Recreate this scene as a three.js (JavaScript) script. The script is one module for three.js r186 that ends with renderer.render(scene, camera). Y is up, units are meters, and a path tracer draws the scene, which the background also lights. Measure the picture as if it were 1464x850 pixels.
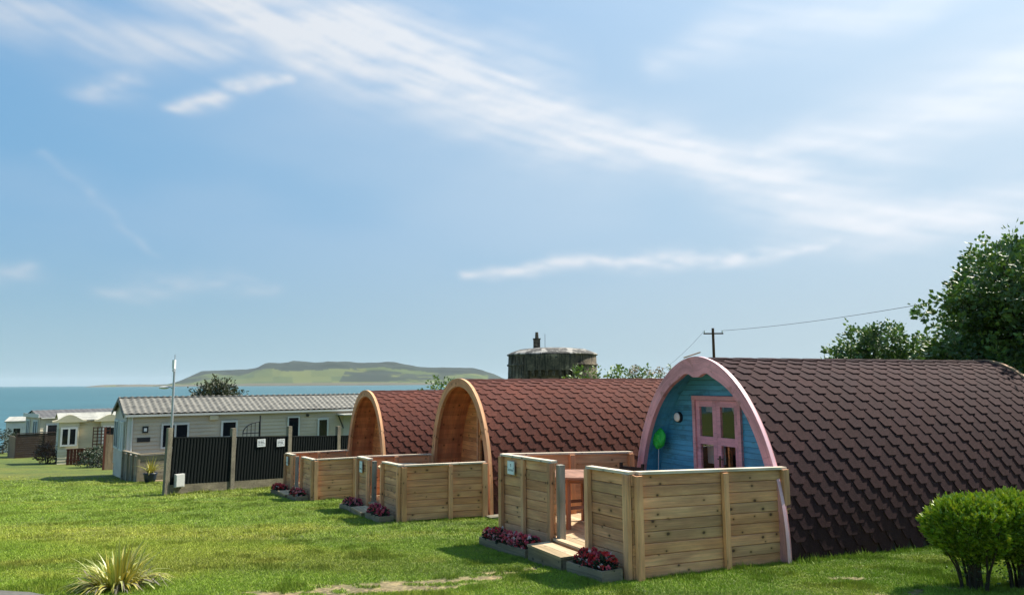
import * as THREE from 'three';
import { mergeGeometries } from 'three/addons/utils/BufferGeometryUtils.js';

// ------------------------------------------------------------------ camera, sky, sun, exposure
const scene = new THREE.Scene();
const EYE = 1.7;
const camera = new THREE.PerspectiveCamera(44.83, 1024 / 594, 0.1, 60000);
camera.position.set(0, EYE, 0);
camera.rotation.set(0.1179, 0, -0.0065, 'YXZ');
const renderer = new THREE.WebGLRenderer({ antialias: true });
renderer.setSize(1024, 594);
renderer.toneMapping = THREE.LinearToneMapping;
renderer.toneMappingExposure = 2.05;
renderer.shadowMap.enabled = true;
const RAD = Math.PI / 180;
const SUN_AZ = 50 * RAD, SUN_EL = 46 * RAD;
const sunDir = new THREE.Vector3(Math.cos(SUN_EL) * Math.sin(SUN_AZ), Math.sin(SUN_EL), -Math.cos(SUN_EL) * Math.cos(SUN_AZ));
const sun = new THREE.DirectionalLight(new THREE.Color(1.0, 0.93, 0.80), 4.9);
sun.position.copy(sunDir).multiplyScalar(120);
sun.target.position.set(0, 0, -18);
sun.castShadow = true;
sun.shadow.mapSize.set(4096, 4096);
Object.assign(sun.shadow.camera, { left: -60, right: 60, top: 60, bottom: -60, near: 1, far: 320 });
sun.shadow.radius = 1.4;
scene.add(sun, sun.target);

// ------------------------------------------------------------------ random numbers and noise
let seed = 20240611;
function rnd() { seed |= 0; seed = (seed + 0x6D2B79F5) | 0; let t = Math.imul(seed ^ (seed >>> 15), 1 | seed); t = (t + Math.imul(t ^ (t >>> 7), 61 | t)) ^ t; return ((t ^ (t >>> 14)) >>> 0) / 4294967296; }
const rr = (a, b) => a + (b - a) * rnd();
function hash(x, y, s = 0) { let h = (Math.imul(x, 374761393) + Math.imul(y, 668265263) + Math.imul(s, 1274126177)) | 0; h = Math.imul(h ^ (h >>> 13), 1274126177); h ^= h >>> 16; return (h >>> 0) / 4294967296; }
function vnoise(x, y, px = 0, py = 0, s = 0) {
  const xi = Math.floor(x), yi = Math.floor(y), fx = x - xi, fy = y - yi;
  const w = (v, p) => p ? ((v % p) + p) % p : v;
  const u = fx * fx * (3 - 2 * fx), v = fy * fy * (3 - 2 * fy);
  const x0 = w(xi, px), x1 = w(xi + 1, px), y0 = w(yi, py), y1 = w(yi + 1, py);
  const a = hash(x0, y0, s), b = hash(x1, y0, s), c = hash(x0, y1, s), d = hash(x1, y1, s);
  return a + (b - a) * u + (c - a) * v + (a - b - c + d) * u * v;
}
function fbm(x, y, o = 4, px = 0, py = 0, s = 0) { let v = 0, a = 0.5, t = 0; for (let i = 0; i < o; i++) { v += a * vnoise(x, y, px, py, s + i); t += a; a *= 0.5; x *= 2; y *= 2; px *= 2; py *= 2; } return v / t; }
const clamp = (v, a = 0, b = 1) => Math.min(b, Math.max(a, v));
const sstep = (a, b, v) => { const t = clamp((v - a) / (b - a)); return t * t * (3 - 2 * t); };
const lerp = (a, b, t) => a + (b - a) * t;
const lin = c => c <= 0.04045 ? c / 12.92 : Math.pow((c + 0.055) / 1.055, 2.4);
const s2l = (r, g, b) => [lin(r / 255), lin(g / 255), lin(b / 255)];

// ------------------------------------------------------------------ sky: clear blue air with thin cirrus, paler towards the sun
{
  const W = 2048, H = 1024, data = new Float32Array(W * H * 4);
  const SK = 0.505;
  const farHor = s2l(163, 194, 207), farMid = s2l(122, 174, 213), farTop = s2l(84, 150, 210);
  const nearHor = s2l(203, 217, 224), nearMid = s2l(198, 219, 236), nearTop = s2l(166, 202, 238);
  const cloudCol = s2l(216, 222, 230), glow = [1.25, 1.22, 1.15];
  // thin cirrus streaks: points in degrees (azimuth right of north, elevation), half width, strength, feather
  const streaks = [
    { p: [[-30, 28.6], [-24, 27.4], [-18.7, 26.4], [-9.8, 25], [-1.7, 22.6], [6.9, 19.2], [15.1, 16.8]], w: [1.2, 2.4, 3.0, 3.3, 3.2, 2.4, 1.5], k: 1.2 },
    { p: [[13, 17], [20.2, 14.9], [24.9, 12.5], [29.4, 10.8], [34, 9.4]], w: [1.6, 2.2, 2.4, 1.8, 1.2], k: 0.95 },
    { p: [[-44, 24], [-38, 23.9], [-33.6, 23.9], [-28.4, 23.6], [-22, 24]], w: [2.0, 1.9, 1.7, 1.5, 0.9], k: 0.7 },
    { p: [[-26, 19.4], [-23.5, 20.2], [-21.6, 21.7], [-17.7, 23.0]], w: [0.4, 0.6, 0.7, 0.5], k: 0.8 },
    { p: [[-31.4, 19.6], [-30, 20.3], [-28.8, 21.2]], w: [0.6, 0.9, 0.7], k: 0.42 },
    { p: [[-3.4, 8.8], [6.6, 9.5], [14.8, 9.9], [20, 10.1], [24.2, 10.3]], w: [0.35, 0.6, 0.65, 0.6, 0.3], k: 0.8 },
    { p: [[-29.4, 6.1], [-26.2, 6.9], [-21.5, 7.2], [-18.6, 7.1]], w: [0.6, 1.0, 0.8, 0.4], k: 0.3 },
    { p: [[-38.5, 6.2], [-35.2, 7.0], [-34.2, 7.6]], w: [0.9, 0.8, 0.4], k: 0.34 },
    { p: [[-34, 14.6], [-30.5, 12.2], [-26.5, 9.2]], w: [0.25, 0.3, 0.2], k: 0.16 },
    { p: [[20, 16.8], [29.8, 17.2], [36.6, 19], [46, 21]], w: [0.9, 2.4, 3.0, 2.6], k: 0.75 },
    { p: [[12, 24.8], [19, 25.6], [26, 25.4], [34, 26]], w: [0.8, 2.0, 1.8, 1.2], k: 0.42 },
    { p: [[20, 10.6], [29.3, 10.5], [36, 11.2], [46, 12]], w: [0.6, 1.3, 2.2, 2.4], k: 0.6 },
    { p: [[-46, 36], [-20, 34], [10, 33], [40, 30]], w: [2, 3.5, 3, 2.5], k: 0.4 },
    { p: [[60, 24], [90, 30], [130, 26]], w: [2, 4, 2.5], k: 0.45 },
    { p: [[-160, 26], [-120, 32], [-80, 28]], w: [2, 4, 2.5], k: 0.45 },
    { p: [[150, 40], [175, 36]], w: [2.5, 3], k: 0.4 }, { p: [[-179, 36], [-165, 33]], w: [3, 2], k: 0.4 },
  ];
  for (let j = 0; j < H; j++) {
    const el = ((j + 0.5) / H - 0.5) * 180, ce = Math.cos(el * RAD), se = Math.sin(el * RAD);
    for (let i = 0; i < W; i++) {
      const th = ((i + 0.5) / W - 0.5) * Math.PI * 2;       // atan2(z, x)
      const dx = ce * Math.cos(th), dz = ce * Math.sin(th);
      const az = Math.atan2(dx, -dz) / RAD;
      const cg = dx * sunDir.x + se * sunDir.y + dz * sunDir.z, g = Math.acos(clamp(cg, -1, 1)) / RAD;
      const e = Math.max(el, 0);
      const n = 1 - sstep(18, 88, g);
      const t1 = sstep(0, 13, e), t2 = sstep(8, 42, e);
      const c = [0, 1, 2].map(k => {
        const a = lerp(lerp(farHor[k], farMid[k], t1), farTop[k], t2), b = lerp(lerp(nearHor[k], nearMid[k], t1), nearTop[k], t2);
        return lerp(a, b, n) + glow[k] * (0.9 * Math.exp(-((g / 13) ** 2)) + 0.17 * Math.exp(-((g / 30) ** 2)));
      });
      // cirrus
      let d = 0;
      if (el > -1.5 && el < 48) {
      const wob = fbm(az * 0.09 + 40, el * 0.22 + 7, 3) - 0.5, wob2 = fbm(az * 0.3 + 90, el * 0.5 + 17, 3) - 0.5;
      for (const s of streaks) {
        const a2 = az + wob2 * 1.4, e2 = el + wob * 2.6 + wob2 * 0.9;
        let best = 0;
        for (let q = 0; q + 1 < s.p.length; q++) {
          const [ax, ay] = s.p[q], [bx, by] = s.p[q + 1];
          if (a2 < Math.min(ax, bx) - 9 || a2 > Math.max(ax, bx) + 9) continue;
          const vx = bx - ax, vy = by - ay, tt = clamp(((a2 - ax) * vx + (e2 - ay) * vy) / (vx * vx + vy * vy));
          const w = lerp(s.w[q], s.w[q + 1], tt);
          let ddx = a2 - ax - vx * tt, ddy = e2 - ay - vy * tt; ddx *= 0.55;
          const dist = Math.hypot(ddx, ddy) / w;
          best = Math.max(best, Math.exp(-dist * dist * 1.1));
        }
        if (best > 0.01) { const thin = s.w[1] < 1.2 ? 1 : 0, tex = 0.66 + 0.75 * (fbm(az * 0.22 + el * 0.35, el * 1.1 - az * 0.18 + 30, 4, 0, 0, 5) - 0.32) + thin * 1.5 * (fbm(az * 0.8 + 4, el * 1.9 + 8, 4, 0, 0, 6) - 0.5) + 1.1 * (fbm(az * 0.16 + 20, (el + 0.27 * az) * 1.9 + 50, 5, 0, 0, 7) - 0.5); d = Math.max(d, best * s.k * clamp(tex, 0.05, 1.2)); }
      }
      }
      const veil = el < -1 ? 0 : 0.14 * sstep(0.42, 0.75, fbm(az * 0.035 + 11, el * 0.11 + 3, 4, 0, 0, 9)) * sstep(2, 14, el);
      d = clamp(1 - (1 - d) * (1 - veil));
      const cl = cloudCol.map((v, k) => v * (0.96 + 0.26 * n) + (glow[k] * 0.25 * Math.exp(-((g / 28) ** 2))));
      const o = (j * W + i) * 4;
      for (let k = 0; k < 3; k++) data[o + k] = SK * (el < -1 ? lerp(c[k], c[k] * 0.8, 0.6) : lerp(c[k], Math.max(cl[k], c[k]), d));
      data[o + 3] = 1;
    }
  }
  const sky = new THREE.DataTexture(data, W, H, THREE.RGBAFormat, THREE.FloatType);
  sky.mapping = THREE.EquirectangularReflectionMapping; sky.magFilter = sky.minFilter = THREE.LinearFilter; sky.needsUpdate = true;
  scene.background = sky; scene.environment = sky;
}
scene.fog = new THREE.FogExp2(new THREE.Color(0.62, 0.74, 0.82), 0.00003);

// ------------------------------------------------------------------ naming helpers
const used = {};
function numbered(name) { const n = used[name] = (used[name] ?? -1) + 1; return n ? `${name}_${String(n).padStart(3, '0')}` : name; }
function tag(o, label, category, group, kind) { if (label) o.userData.label = label; if (category) o.userData.category = category; if (group) o.userData.group = group; if (kind) o.userData.kind = kind; return o; }
function thing(name, label, category, pos = [0, 0, 0], turn = 0, group) { const o = new THREE.Group(); o.name = numbered(name); o.position.set(...pos); o.rotation.y = turn; scene.add(o); return tag(o, label, category, group); }
function part(name, geo, mat, parent, pos, rot) { const m = new THREE.Mesh(geo, mat); m.name = name; if (pos) m.position.set(...pos); if (rot) m.rotation.set(...rot); parent.add(m); return m; }
function single(name, geo, mat, label, category, pos = [0, 0, 0], turn = 0, group) { const m = new THREE.Mesh(geo, mat); m.name = numbered(name); m.position.set(...pos); m.rotation.y = turn; scene.add(m); return tag(m, label, category, group); }
function structure(name, geo, mat) { const m = new THREE.Mesh(geo, mat); m.name = numbered(name); m.userData.kind = 'structure'; scene.add(m); return m; }
function copyOf(root, pos, turn, label) { const c = root.clone(); c.name = numbered(root.name.replace(/_\d{3}$/, '')); c.position.set(...pos); if (turn !== undefined) c.rotation.y = turn; c.userData = { ...root.userData }; if (label) c.userData.label = label; scene.add(c); return c; }

// ------------------------------------------------------------------ textures and materials
function texture(w, h, fn, srgb = true) {
  const d = new Uint8Array(w * h * 4);
  for (let y = 0; y < h; y++) for (let x = 0; x < w; x++) { const c = fn(x / w, y / h), o = (y * w + x) * 4; d[o] = clamp(c[0], 0, 255); d[o + 1] = clamp(c[1], 0, 255); d[o + 2] = clamp(c[2], 0, 255); d[o + 3] = 255; }
  const t = new THREE.DataTexture(d, w, h); t.wrapS = t.wrapT = THREE.RepeatWrapping; t.magFilter = THREE.LinearFilter; t.minFilter = THREE.LinearMipmapLinearFilter; t.generateMipmaps = true;
  if (srgb) t.colorSpace = THREE.SRGBColorSpace; t.needsUpdate = true; return t;
}
// sawn softwood: 2 m along u, 1 m across v
function woodPattern(knots) {
  return (u, v) => {
    let kv = 0, bend = 0, ring = 0;
    for (const k of knots) {
      let dx = u - k[0], dy = v - k[1]; dx -= Math.round(dx); dy -= Math.round(dy);
      const ax = dx * 2 / k[2], ay = dy / k[2], r = Math.hypot(ax * 0.72, ay);
      if (r < 7) { bend += 0.012 * k[2] * 40 * Math.sign(dy) * Math.exp(-r * r * 0.12) * 0.1; ring = Math.max(ring, Math.exp(-r * r * 0.35)); kv = Math.max(kv, 1 - sstep(0.75, 1.15, r)); }
    }
    const vv = v + bend;
    const g = fbm(u * 6, vv * 96, 3, 6, 96, 1), g2 = fbm(u * 3, vv * 22, 3, 3, 22, 2), st = fbm(u * 5, v * 9, 3, 5, 9, 3), fine = fbm(u * 40, vv * 300, 2, 40, 300, 8);
    return { t: (g - 0.5) * 0.30 + (g2 - 0.5) * 0.42 + (fine - 0.5) * 0.16, st: st - 0.5, kv, ring };
  };
}
const knotList = []; for (let i = 0; i < 20; i++) knotList.push([rnd(), rnd(), rr(0.008, 0.019)]);
const wp = woodPattern(knotList);
const woodTex = texture(1024, 512, (u, v) => { const w = wp(u, v); const k = 1 + w.t * 0.62 + w.st * 0.22; const dk = (1 - 0.42 * w.kv) * (1 - 0.22 * w.ring); return [215 * k * dk, (169 + w.st * 20) * k * dk * (1 - 0.06 * w.kv), (130 + w.st * 16) * k * dk * (1 - 0.1 * w.ring)]; });
const greyWoodTex = texture(1024, 512, (u, v) => { const w = wp(u, v); const k = (1 + w.t * 0.6 + w.st * 0.3) * (1 - 0.3 * w.kv) * (1 - 0.14 * w.ring); return [214 * k, 205 * k, (190 + w.st * 20) * k]; });
const woodBump = texture(1024, 512, (u, v) => { const w = wp(u, v); const k = 128 + w.t * 190 - w.kv * 30; return [k, k, k]; }, false);
const graniteTex = texture(256, 256, (u, v) => { const n = fbm(u * 90, v * 90, 2, 90, 90, 4), m = fbm(u * 6, v * 6, 3, 6, 6, 5); const k = 200 + (n - 0.5) * 150 + (m - 0.5) * 55; return [k, k * 0.985, k * 0.97]; });
const graniteBump = texture(256, 256, (u, v) => { const k = 255 * fbm(u * 100, v * 100, 2, 100, 100, 6); return [k, k, k]; }, false);
const paintTex = texture(512, 512, (u, v) => { const n = fbm(u * 5, v * 60, 3, 5, 60, 7), m = fbm(u * 5, v * 5, 4, 5, 5, 8), f = fbm(u * 120, v * 120, 2, 120, 120, 81), d = sstep(0.62, 0.74, fbm(u * 14, v * 9, 4, 14, 9, 83)); const k = 226 + (n - 0.5) * 44 + (m - 0.5) * 60 + (f - 0.5) * 22 - d * 26; return [k, k * (1 - d * 0.01), k * (1 - d * 0.04)]; });
const sheetTex = texture(256, 256, (u, v) => { const m = fbm(u * 3, v * 3, 4, 3, 3, 84), f = fbm(u * 60, v * 60, 2, 60, 60, 85); const k = 232 + (m - 0.5) * 30 + (f - 0.5) * 16; return [k, k, k * 0.99]; });
const concreteTex = texture(512, 512, (u, v) => { const n = fbm(u * 60, v * 60, 3, 60, 60, 9), m = fbm(u * 5, v * 8, 4, 5, 8, 10); const k = 190 + (n - 0.5) * 70 + (m - 0.5) * 90; return [k, k * 0.99, k * 0.94]; });
const stoneTex = texture(512, 512, (u, v) => {
  const n = fbm(u * 70, v * 70, 3, 70, 70, 11), m = fbm(u * 7, v * 7, 4, 7, 7, 12), streak = fbm(u * 60, v * 3, 4, 60, 3, 13);
  const k = 150 + (n - 0.5) * 90 + (m - 0.5) * 120 - 70 * sstep(0.5, 0.75, streak) + 40 * sstep(0.62, 0.8, m); return [k, k * 0.985, k * 0.93];
});
const slabTex = texture(512, 512, (u, v) => { const m = fbm(u * 9, v * 9, 4, 9, 9, 21), n = fbm(u * 50, v * 50, 3, 50, 50, 22); const w = sstep(0.46, 0.62, m); const k = lerp(96, 196, w) + (n - 0.5) * 90; return [k, k * 0.98, k * 0.95]; });
const turfTex = texture(1024, 1024, (u, v) => { const n = fbm(u * 150, v * 150, 3, 150, 150, 23), m = fbm(u * 12, v * 12, 4, 12, 12, 24); const k = 190 + (n - 0.5) * 150 + (m - 0.5) * 60; return [k * (1 + (m - 0.5) * 0.15), k, k * 0.9]; });
const turfBump = texture(512, 512, (u, v) => { const k = 255 * fbm(u * 110, v * 110, 3, 110, 110, 25); return [k, k, k]; }, false);
const seaBump = texture(1024, 1024, (u, v) => { const k = 255 * (0.55 * fbm(u * 24, v * 40, 4, 24, 40, 26) + 0.45 * fbm(u * 110 + 3, v * 160, 3, 110, 160, 27)); return [k, k, k]; }, false);
const seaTex = texture(512, 512, (u, v) => { const n = fbm(u * 6, v * 26, 4, 6, 26, 28), f = fbm(u * 50, v * 130, 3, 50, 130, 29); const k = 205 + (n - 0.5) * 60 + (f - 0.5) * 60; return [k * 0.98, k, k]; });
function std(r, g, b, o = {}) { const { map, bump, bumpScale, ...rest } = o; const m = new THREE.MeshStandardMaterial({ color: new THREE.Color().setRGB(r, g, b), roughness: 0.75, ...rest }); if (map) m.map = map; if (bump) { m.bumpMap = bump; m.bumpScale = bumpScale ?? 0.002; } return m; }
const woodMat = (r, g, b, rough = 0.78) => std(r, g, b, { map: woodTex, bump: woodBump, bumpScale: 0.0025, roughness: rough });
const greyMat = (r, g, b, rough = 0.82) => std(r, g, b, { map: greyWoodTex, bump: woodBump, bumpScale: 0.0025, roughness: rough });
const M = {
  pine: [woodMat(0.92, 0.83, 0.76), woodMat(0.80, 0.72, 0.64), woodMat(1.0, 0.88, 0.80), woodMat(0.88, 0.74, 0.62), woodMat(0.70, 0.66, 0.60), woodMat(0.96, 0.81, 0.70), woodMat(0.78, 0.64, 0.52)],
  pineOld: [woodMat(0.62, 0.66, 0.60), woodMat(0.54, 0.58, 0.52), woodMat(0.70, 0.69, 0.60), woodMat(0.60, 0.56, 0.47)],
  cap: greyMat(0.86, 0.80, 0.72, 0.7),
  greyPost: greyMat(0.34, 0.36, 0.34),
  cedar: [woodMat(0.78, 0.50, 0.36), woodMat(0.68, 0.43, 0.31), woodMat(0.86, 0.56, 0.40)],
  honey: [woodMat(0.86, 0.62, 0.36), woodMat(0.78, 0.56, 0.33), woodMat(0.92, 0.68, 0.41)],
  trimWood: woodMat(0.92, 0.80, 0.68),
  deck: [greyMat(0.62, 0.49, 0.34), greyMat(0.54, 0.44, 0.31), greyMat(0.68, 0.56, 0.41)],
  table: greyMat(0.34, 0.19, 0.145),
  darkWood: woodMat(0.04, 0.035, 0.035),
  skirt: greyMat(0.56, 0.45, 0.32),
  brownFence: woodMat(0.12, 0.045, 0.035),
  oldFence: greyMat(0.30, 0.24, 0.18),
  pink: std(0.80, 0.38, 0.40, { map: paintTex, roughness: 0.55, bump: woodBump, bumpScale: 0.0015 }),
  pinkDoor: std(0.80, 0.37, 0.42, { map: paintTex, roughness: 0.5 }),
  blue: [std(0.085, 0.39, 0.60, { map: paintTex, roughness: 0.5 }), std(0.08, 0.37, 0.58, { map: paintTex, roughness: 0.5 }), std(0.095, 0.41, 0.61, { map: paintTex, roughness: 0.5 })],
  shell: std(0.04, 0.03, 0.03, { roughness: 0.95 }),
  glass: new THREE.MeshPhysicalMaterial({ color: 0xffffff, roughness: 0.02, transmission: 1, thickness: 0, ior: 1.5 }),
  darkGlass: std(0.012, 0.014, 0.018, { roughness: 0.06 }),
  curtain: std(0.62, 0.62, 0.6, { roughness: 0.95 }),
  netCurtain: std(0.35, 0.36, 0.36, { roughness: 0.95 }),
  black: std(0.015, 0.016, 0.018, { roughness: 0.5 }),
  lampWhite: std(0.75, 0.76, 0.74, { roughness: 0.35 }),
  white: std(0.72, 0.72, 0.70, { roughness: 0.45, map: sheetTex }),
  steel: std(0.45, 0.48, 0.5, { roughness: 0.4, metalness: 0.7 }),
  brass: std(0.12, 0.09, 0.06, { roughness: 0.4, metalness: 0.8 }),
  netGreen: std(0.02, 0.50, 0.06, { roughness: 0.6 }),
  greenPanel: new THREE.MeshPhysicalMaterial({ color: new THREE.Color().setRGB(0.007, 0.010, 0.010), roughness: 0.85, specularIntensity: 0.25 }),
  concrete: std(0.33, 0.30, 0.245, { map: concreteTex, roughness: 0.9, bump: concreteTex, bumpScale: 0.003 }),
  gravelBoard: std(0.29, 0.26, 0.195, { map: concreteTex, roughness: 0.95, bump: concreteTex, bumpScale: 0.004 }),
  soil: std(0.04, 0.03, 0.02, { roughness: 1 }),
  boxWood: [greyMat(0.30, 0.26, 0.19), greyMat(0.36, 0.31, 0.23)],
  beige: std(0.66, 0.56, 0.43, { map: sheetTex, roughness: 0.6 }),
  cream: std(0.76, 0.66, 0.47, { map: sheetTex, roughness: 0.6 }),
  paleGrey: std(0.60, 0.58, 0.52, { map: sheetTex, roughness: 0.6 }),
  roofGrey: std(0.24, 0.235, 0.225, { map: concreteTex, roughness: 0.6 }),
  roofWhite: std(0.62, 0.62, 0.60, { map: concreteTex, roughness: 0.6 }),
  roofBlue: std(0.16, 0.16, 0.18, { map: concreteTex, roughness: 0.7 }),
  stone: std(0.34, 0.275, 0.21, { map: stoneTex, roughness: 0.95, bump: stoneTex, bumpScale: 0.05 }),
  stoneCap: std(0.55, 0.54, 0.52, { map: slabTex, roughness: 0.95 }),
  bark: std(0.10, 0.075, 0.05, { map: concreteTex, roughness: 1, bump: concreteTex, bumpScale: 0.01 }),
  pole: std(0.10, 0.075, 0.055, { map: woodTex, roughness: 0.9 }),
  wire: std(0.05, 0.05, 0.05, { roughness: 0.6 }),
  pot: std(0.012, 0.02, 0.05, { roughness: 0.35 }),
};
const leafMat = (o = {}) => new THREE.MeshPhysicalMaterial({ color: 0xffffff, vertexColors: true, roughness: 0.6, transmission: 0.4, thickness: 0, side: THREE.DoubleSide, ...o });
M.leaf = leafMat(); M.glossLeaf = leafMat({ roughness: 0.42, transmission: 0.5 }); M.petal = leafMat({ roughness: 0.7, transmission: 0.3 });

// ------------------------------------------------------------------ geometry helpers
function metreUV(g, scaleU = 0.5, scaleV = 1, ou = 0, ov = 0) {     // box-project in metres: u along x, v across
  const p = g.attributes.position, n = g.attributes.normal, uv = new Float32Array(p.count * 2);
  for (let i = 0; i < p.count; i++) {
    const ax = Math.abs(n.getX(i)), ay = Math.abs(n.getY(i)), az = Math.abs(n.getZ(i));
    let u, v; if (ax > ay && ax > az) { u = p.getZ(i); v = p.getY(i); } else if (ay > az) { u = p.getX(i); v = p.getZ(i); } else { u = p.getX(i); v = p.getY(i); }
    uv[i * 2] = u * scaleU + ou; uv[i * 2 + 1] = v * scaleV + ov;
  }
  g.setAttribute('uv', new THREE.BufferAttribute(uv, 2)); return g;
}
function box(w, h, d, o = {}) { const g = new THREE.BoxGeometry(w, h, d); if (o.at) g.translate(...o.at); metreUV(g, 0.5, 1, o.u ?? rnd(), o.v ?? rnd()); return g; }
function upright(w, h, d) { const g = new THREE.BoxGeometry(w, h, d); metreUV(g); const uv = g.attributes.uv, u0 = rnd(), v0 = rnd(); for (let i = 0; i < uv.count; i++) { const u = uv.getX(i) / 0.5, v = uv.getY(i); uv.setXY(i, v * 0.5 + u0, u + v0); } return g; }   // grain runs up
// feather-edged board: thicker at its foot, so that each board throws a line of shade on the next
function lapBoard(len, h, th = 0.026) {
  const t = th / 2, k = h / 2, e = 0.004, sh = new THREE.Shape(); [[-t, -k], [-t + 0.006, -k], [-t + 0.006, -k + e], [t - 0.004, -k + e], [t, -k + e + 0.005], [t, k - e - 0.005], [t - 0.004, k - e], [-t + 0.006, k - e], [-t + 0.006, k], [-t, k]].forEach((p, i) => i ? sh.lineTo(...p) : sh.moveTo(...p));
  const g = new THREE.ExtrudeGeometry(sh, { depth: len, bevelEnabled: false }); g.rotateY(-Math.PI / 2); g.translate(len / 2, 0, 0);   // profile in z, y; length along x
  const p = g.attributes.position; for (let i = 0; i < p.count; i++) p.setZ(i, p.getZ(i)); g.computeVertexNormals(); return metreUV(g, 0.5, 1, rnd(), rnd());
}
function fromQuads(quads) {                                          // [[a,b,c,d], ...], each its own flat face
  const pos = [], idx = []; let k = 0;
  for (const q of quads) { for (const v of q) pos.push(...v); idx.push(k, k + 1, k + 2); if (q.length > 3) idx.push(k, k + 2, k + 3); k += q.length; }
  const g = new THREE.BufferGeometry(); g.setAttribute('position', new THREE.Float32BufferAttribute(pos, 3)); g.setIndex(idx); g.computeVertexNormals(); return metreUV(g);
}
function tube(pts, r, seg = 24, rad = 6) { return new THREE.TubeGeometry(new THREE.CatmullRomCurve3(pts.map(p => new THREE.Vector3(...p))), seg, r, rad, false); }
function taperTube(pts, r0, r1, rad = 7) {
  const c = new THREE.CatmullRomCurve3(pts.map(p => new THREE.Vector3(...p))), seg = pts.length * 3, g = new THREE.TubeGeometry(c, seg, 1, rad, false), p = g.attributes.position;
  for (let i = 0; i <= seg; i++) { const ctr = c.getPointAt(i / seg), r = lerp(r0, r1, i / seg); for (let j = 0; j <= rad; j++) { const k = i * (rad + 1) + j; p.setXYZ(k, ctr.x + (p.getX(k) - ctr.x) * r, ctr.y + (p.getY(k) - ctr.y) * r, ctr.z + (p.getZ(k) - ctr.z) * r); } }
  g.computeVertexNormals(); return g;
}
// many small folded leaves in one geometry
function leaves(list) {                                              // {p, n(out dir), s, w, c}
  const N = list.length, pos = new Float32Array(N * 18), col = new Float32Array(N * 18), nor = new Float32Array(N * 18);
  const a = new THREE.Vector3(), b = new THREE.Vector3(), t = new THREE.Vector3(), u = new THREE.Vector3(), e1 = new THREE.Vector3(), e2 = new THREE.Vector3();
  list.forEach((L, i) => {
    t.set(...L.d).normalize(); u.set(rnd() - 0.5, rnd() - 0.5, rnd() - 0.5).cross(t).normalize(); const up = e1.copy(t).cross(u);
    const s = L.s, w = s * (L.w ?? 0.34), f = (L.f ?? 0.25) * w;
    const P = L.p, B = [P[0], P[1], P[2]], T = [P[0] + t.x * s, P[1] + t.y * s, P[2] + t.z * s];
    const mid = [P[0] + t.x * s * 0.45, P[1] + t.y * s * 0.45, P[2] + t.z * s * 0.45];
    const Lf = [mid[0] + u.x * w + up.x * f, mid[1] + u.y * w + up.y * f, mid[2] + u.z * w + up.z * f], R = [mid[0] - u.x * w + up.x * f, mid[1] - u.y * w + up.y * f, mid[2] - u.z * w + up.z * f];
    const tri = [B, Lf, T, B, T, R];
    for (let k = 0; k < 6; k++) { pos.set(tri[k], i * 18 + k * 3); col.set(L.c, i * 18 + k * 3); }
    for (let q = 0; q < 2; q++) {
      const A = tri[q * 3], Bq = tri[q * 3 + 1], C = tri[q * 3 + 2];
      a.set(Bq[0] - A[0], Bq[1] - A[1], Bq[2] - A[2]); b.set(C[0] - A[0], C[1] - A[1], C[2] - A[2]); e2.copy(a).cross(b).normalize();
      for (let k = 0; k < 3; k++) nor.set([e2.x, e2.y, e2.z], i * 18 + q * 9 + k * 3);
    }
  });
  const g = new THREE.BufferGeometry();
  g.setAttribute('position', new THREE.BufferAttribute(pos, 3)); g.setAttribute('normal', new THREE.BufferAttribute(nor, 3)); g.setAttribute('color', new THREE.BufferAttribute(col, 3)); return g;
}
const ball = () => { let x, y, z; do { x = rr(-1, 1); y = rr(-1, 1); z = rr(-1, 1); } while (x * x + y * y + z * z > 1); return [x, y, z]; };
const jitter = (c, k = 0.25) => { const m = 1 + rr(-k, k), h = rr(-0.12, 0.12); return [c[0] * m * (1 + h), c[1] * m, c[2] * m * (1 - h)]; };
// a crown of twig clumps: lobes = [[x,y,z,rx,ry,rz], ...] (shell-weighted), local to the plant's base
function crown(lobes, clumps, perClump, size, cols, o = {}) {
  const list = [];
  const vol = lobes.map(l => l[3] * l[4] * l[5]), tot = vol.reduce((a, b) => a + b, 0);
  lobes.forEach((l, li) => {
    const n = Math.round(clumps * vol[li] / tot);
    for (let i = 0; i < n; i++) {
      let d = ball(), r = Math.hypot(...d) || 1; const rad = Math.pow(rnd(), o.fill ?? 0.3) * (0.82 + 0.36 * fbm(d[0] / r * 2.2 + li * 9, d[1] / r * 2.2 + d[2] / r * 1.7, 2, 0, 0, 31 + li));
      d = d.map(v => v / r); const c = [l[0] + d[0] * l[3] * rad, l[1] + d[1] * l[4] * rad, l[2] + d[2] * l[5] * rad];
      if (o.keep && !o.keep(c)) continue;
      const tone = cols[Math.floor(rnd() * cols.length)];
      const out = [d[0] + rr(-0.5, 0.5), d[1] * 0.7 + 0.35 + rr(-0.3, 0.4), d[2] + rr(-0.5, 0.5)], cr = (o.clump ?? 0.3) * rr(0.6, 1.25);
      for (let k = 0; k < perClump; k++) {
        const q = ball(), s = rr(0, 1);
        list.push({ p: [c[0] + out[0] * cr * s + q[0] * cr * 0.55, c[1] + out[1] * cr * s + q[1] * cr * 0.45, c[2] + out[2] * cr * s + q[2] * cr * 0.55], d: [out[0] * 0.5 + q[0], out[1] * 0.35 + q[1] * 0.7, out[2] * 0.5 + q[2]], s: size * rr(0.65, 1.25), w: o.w, c: jitter(tone) });
      }
    }
  });
  return leaves(list);
}

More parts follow.
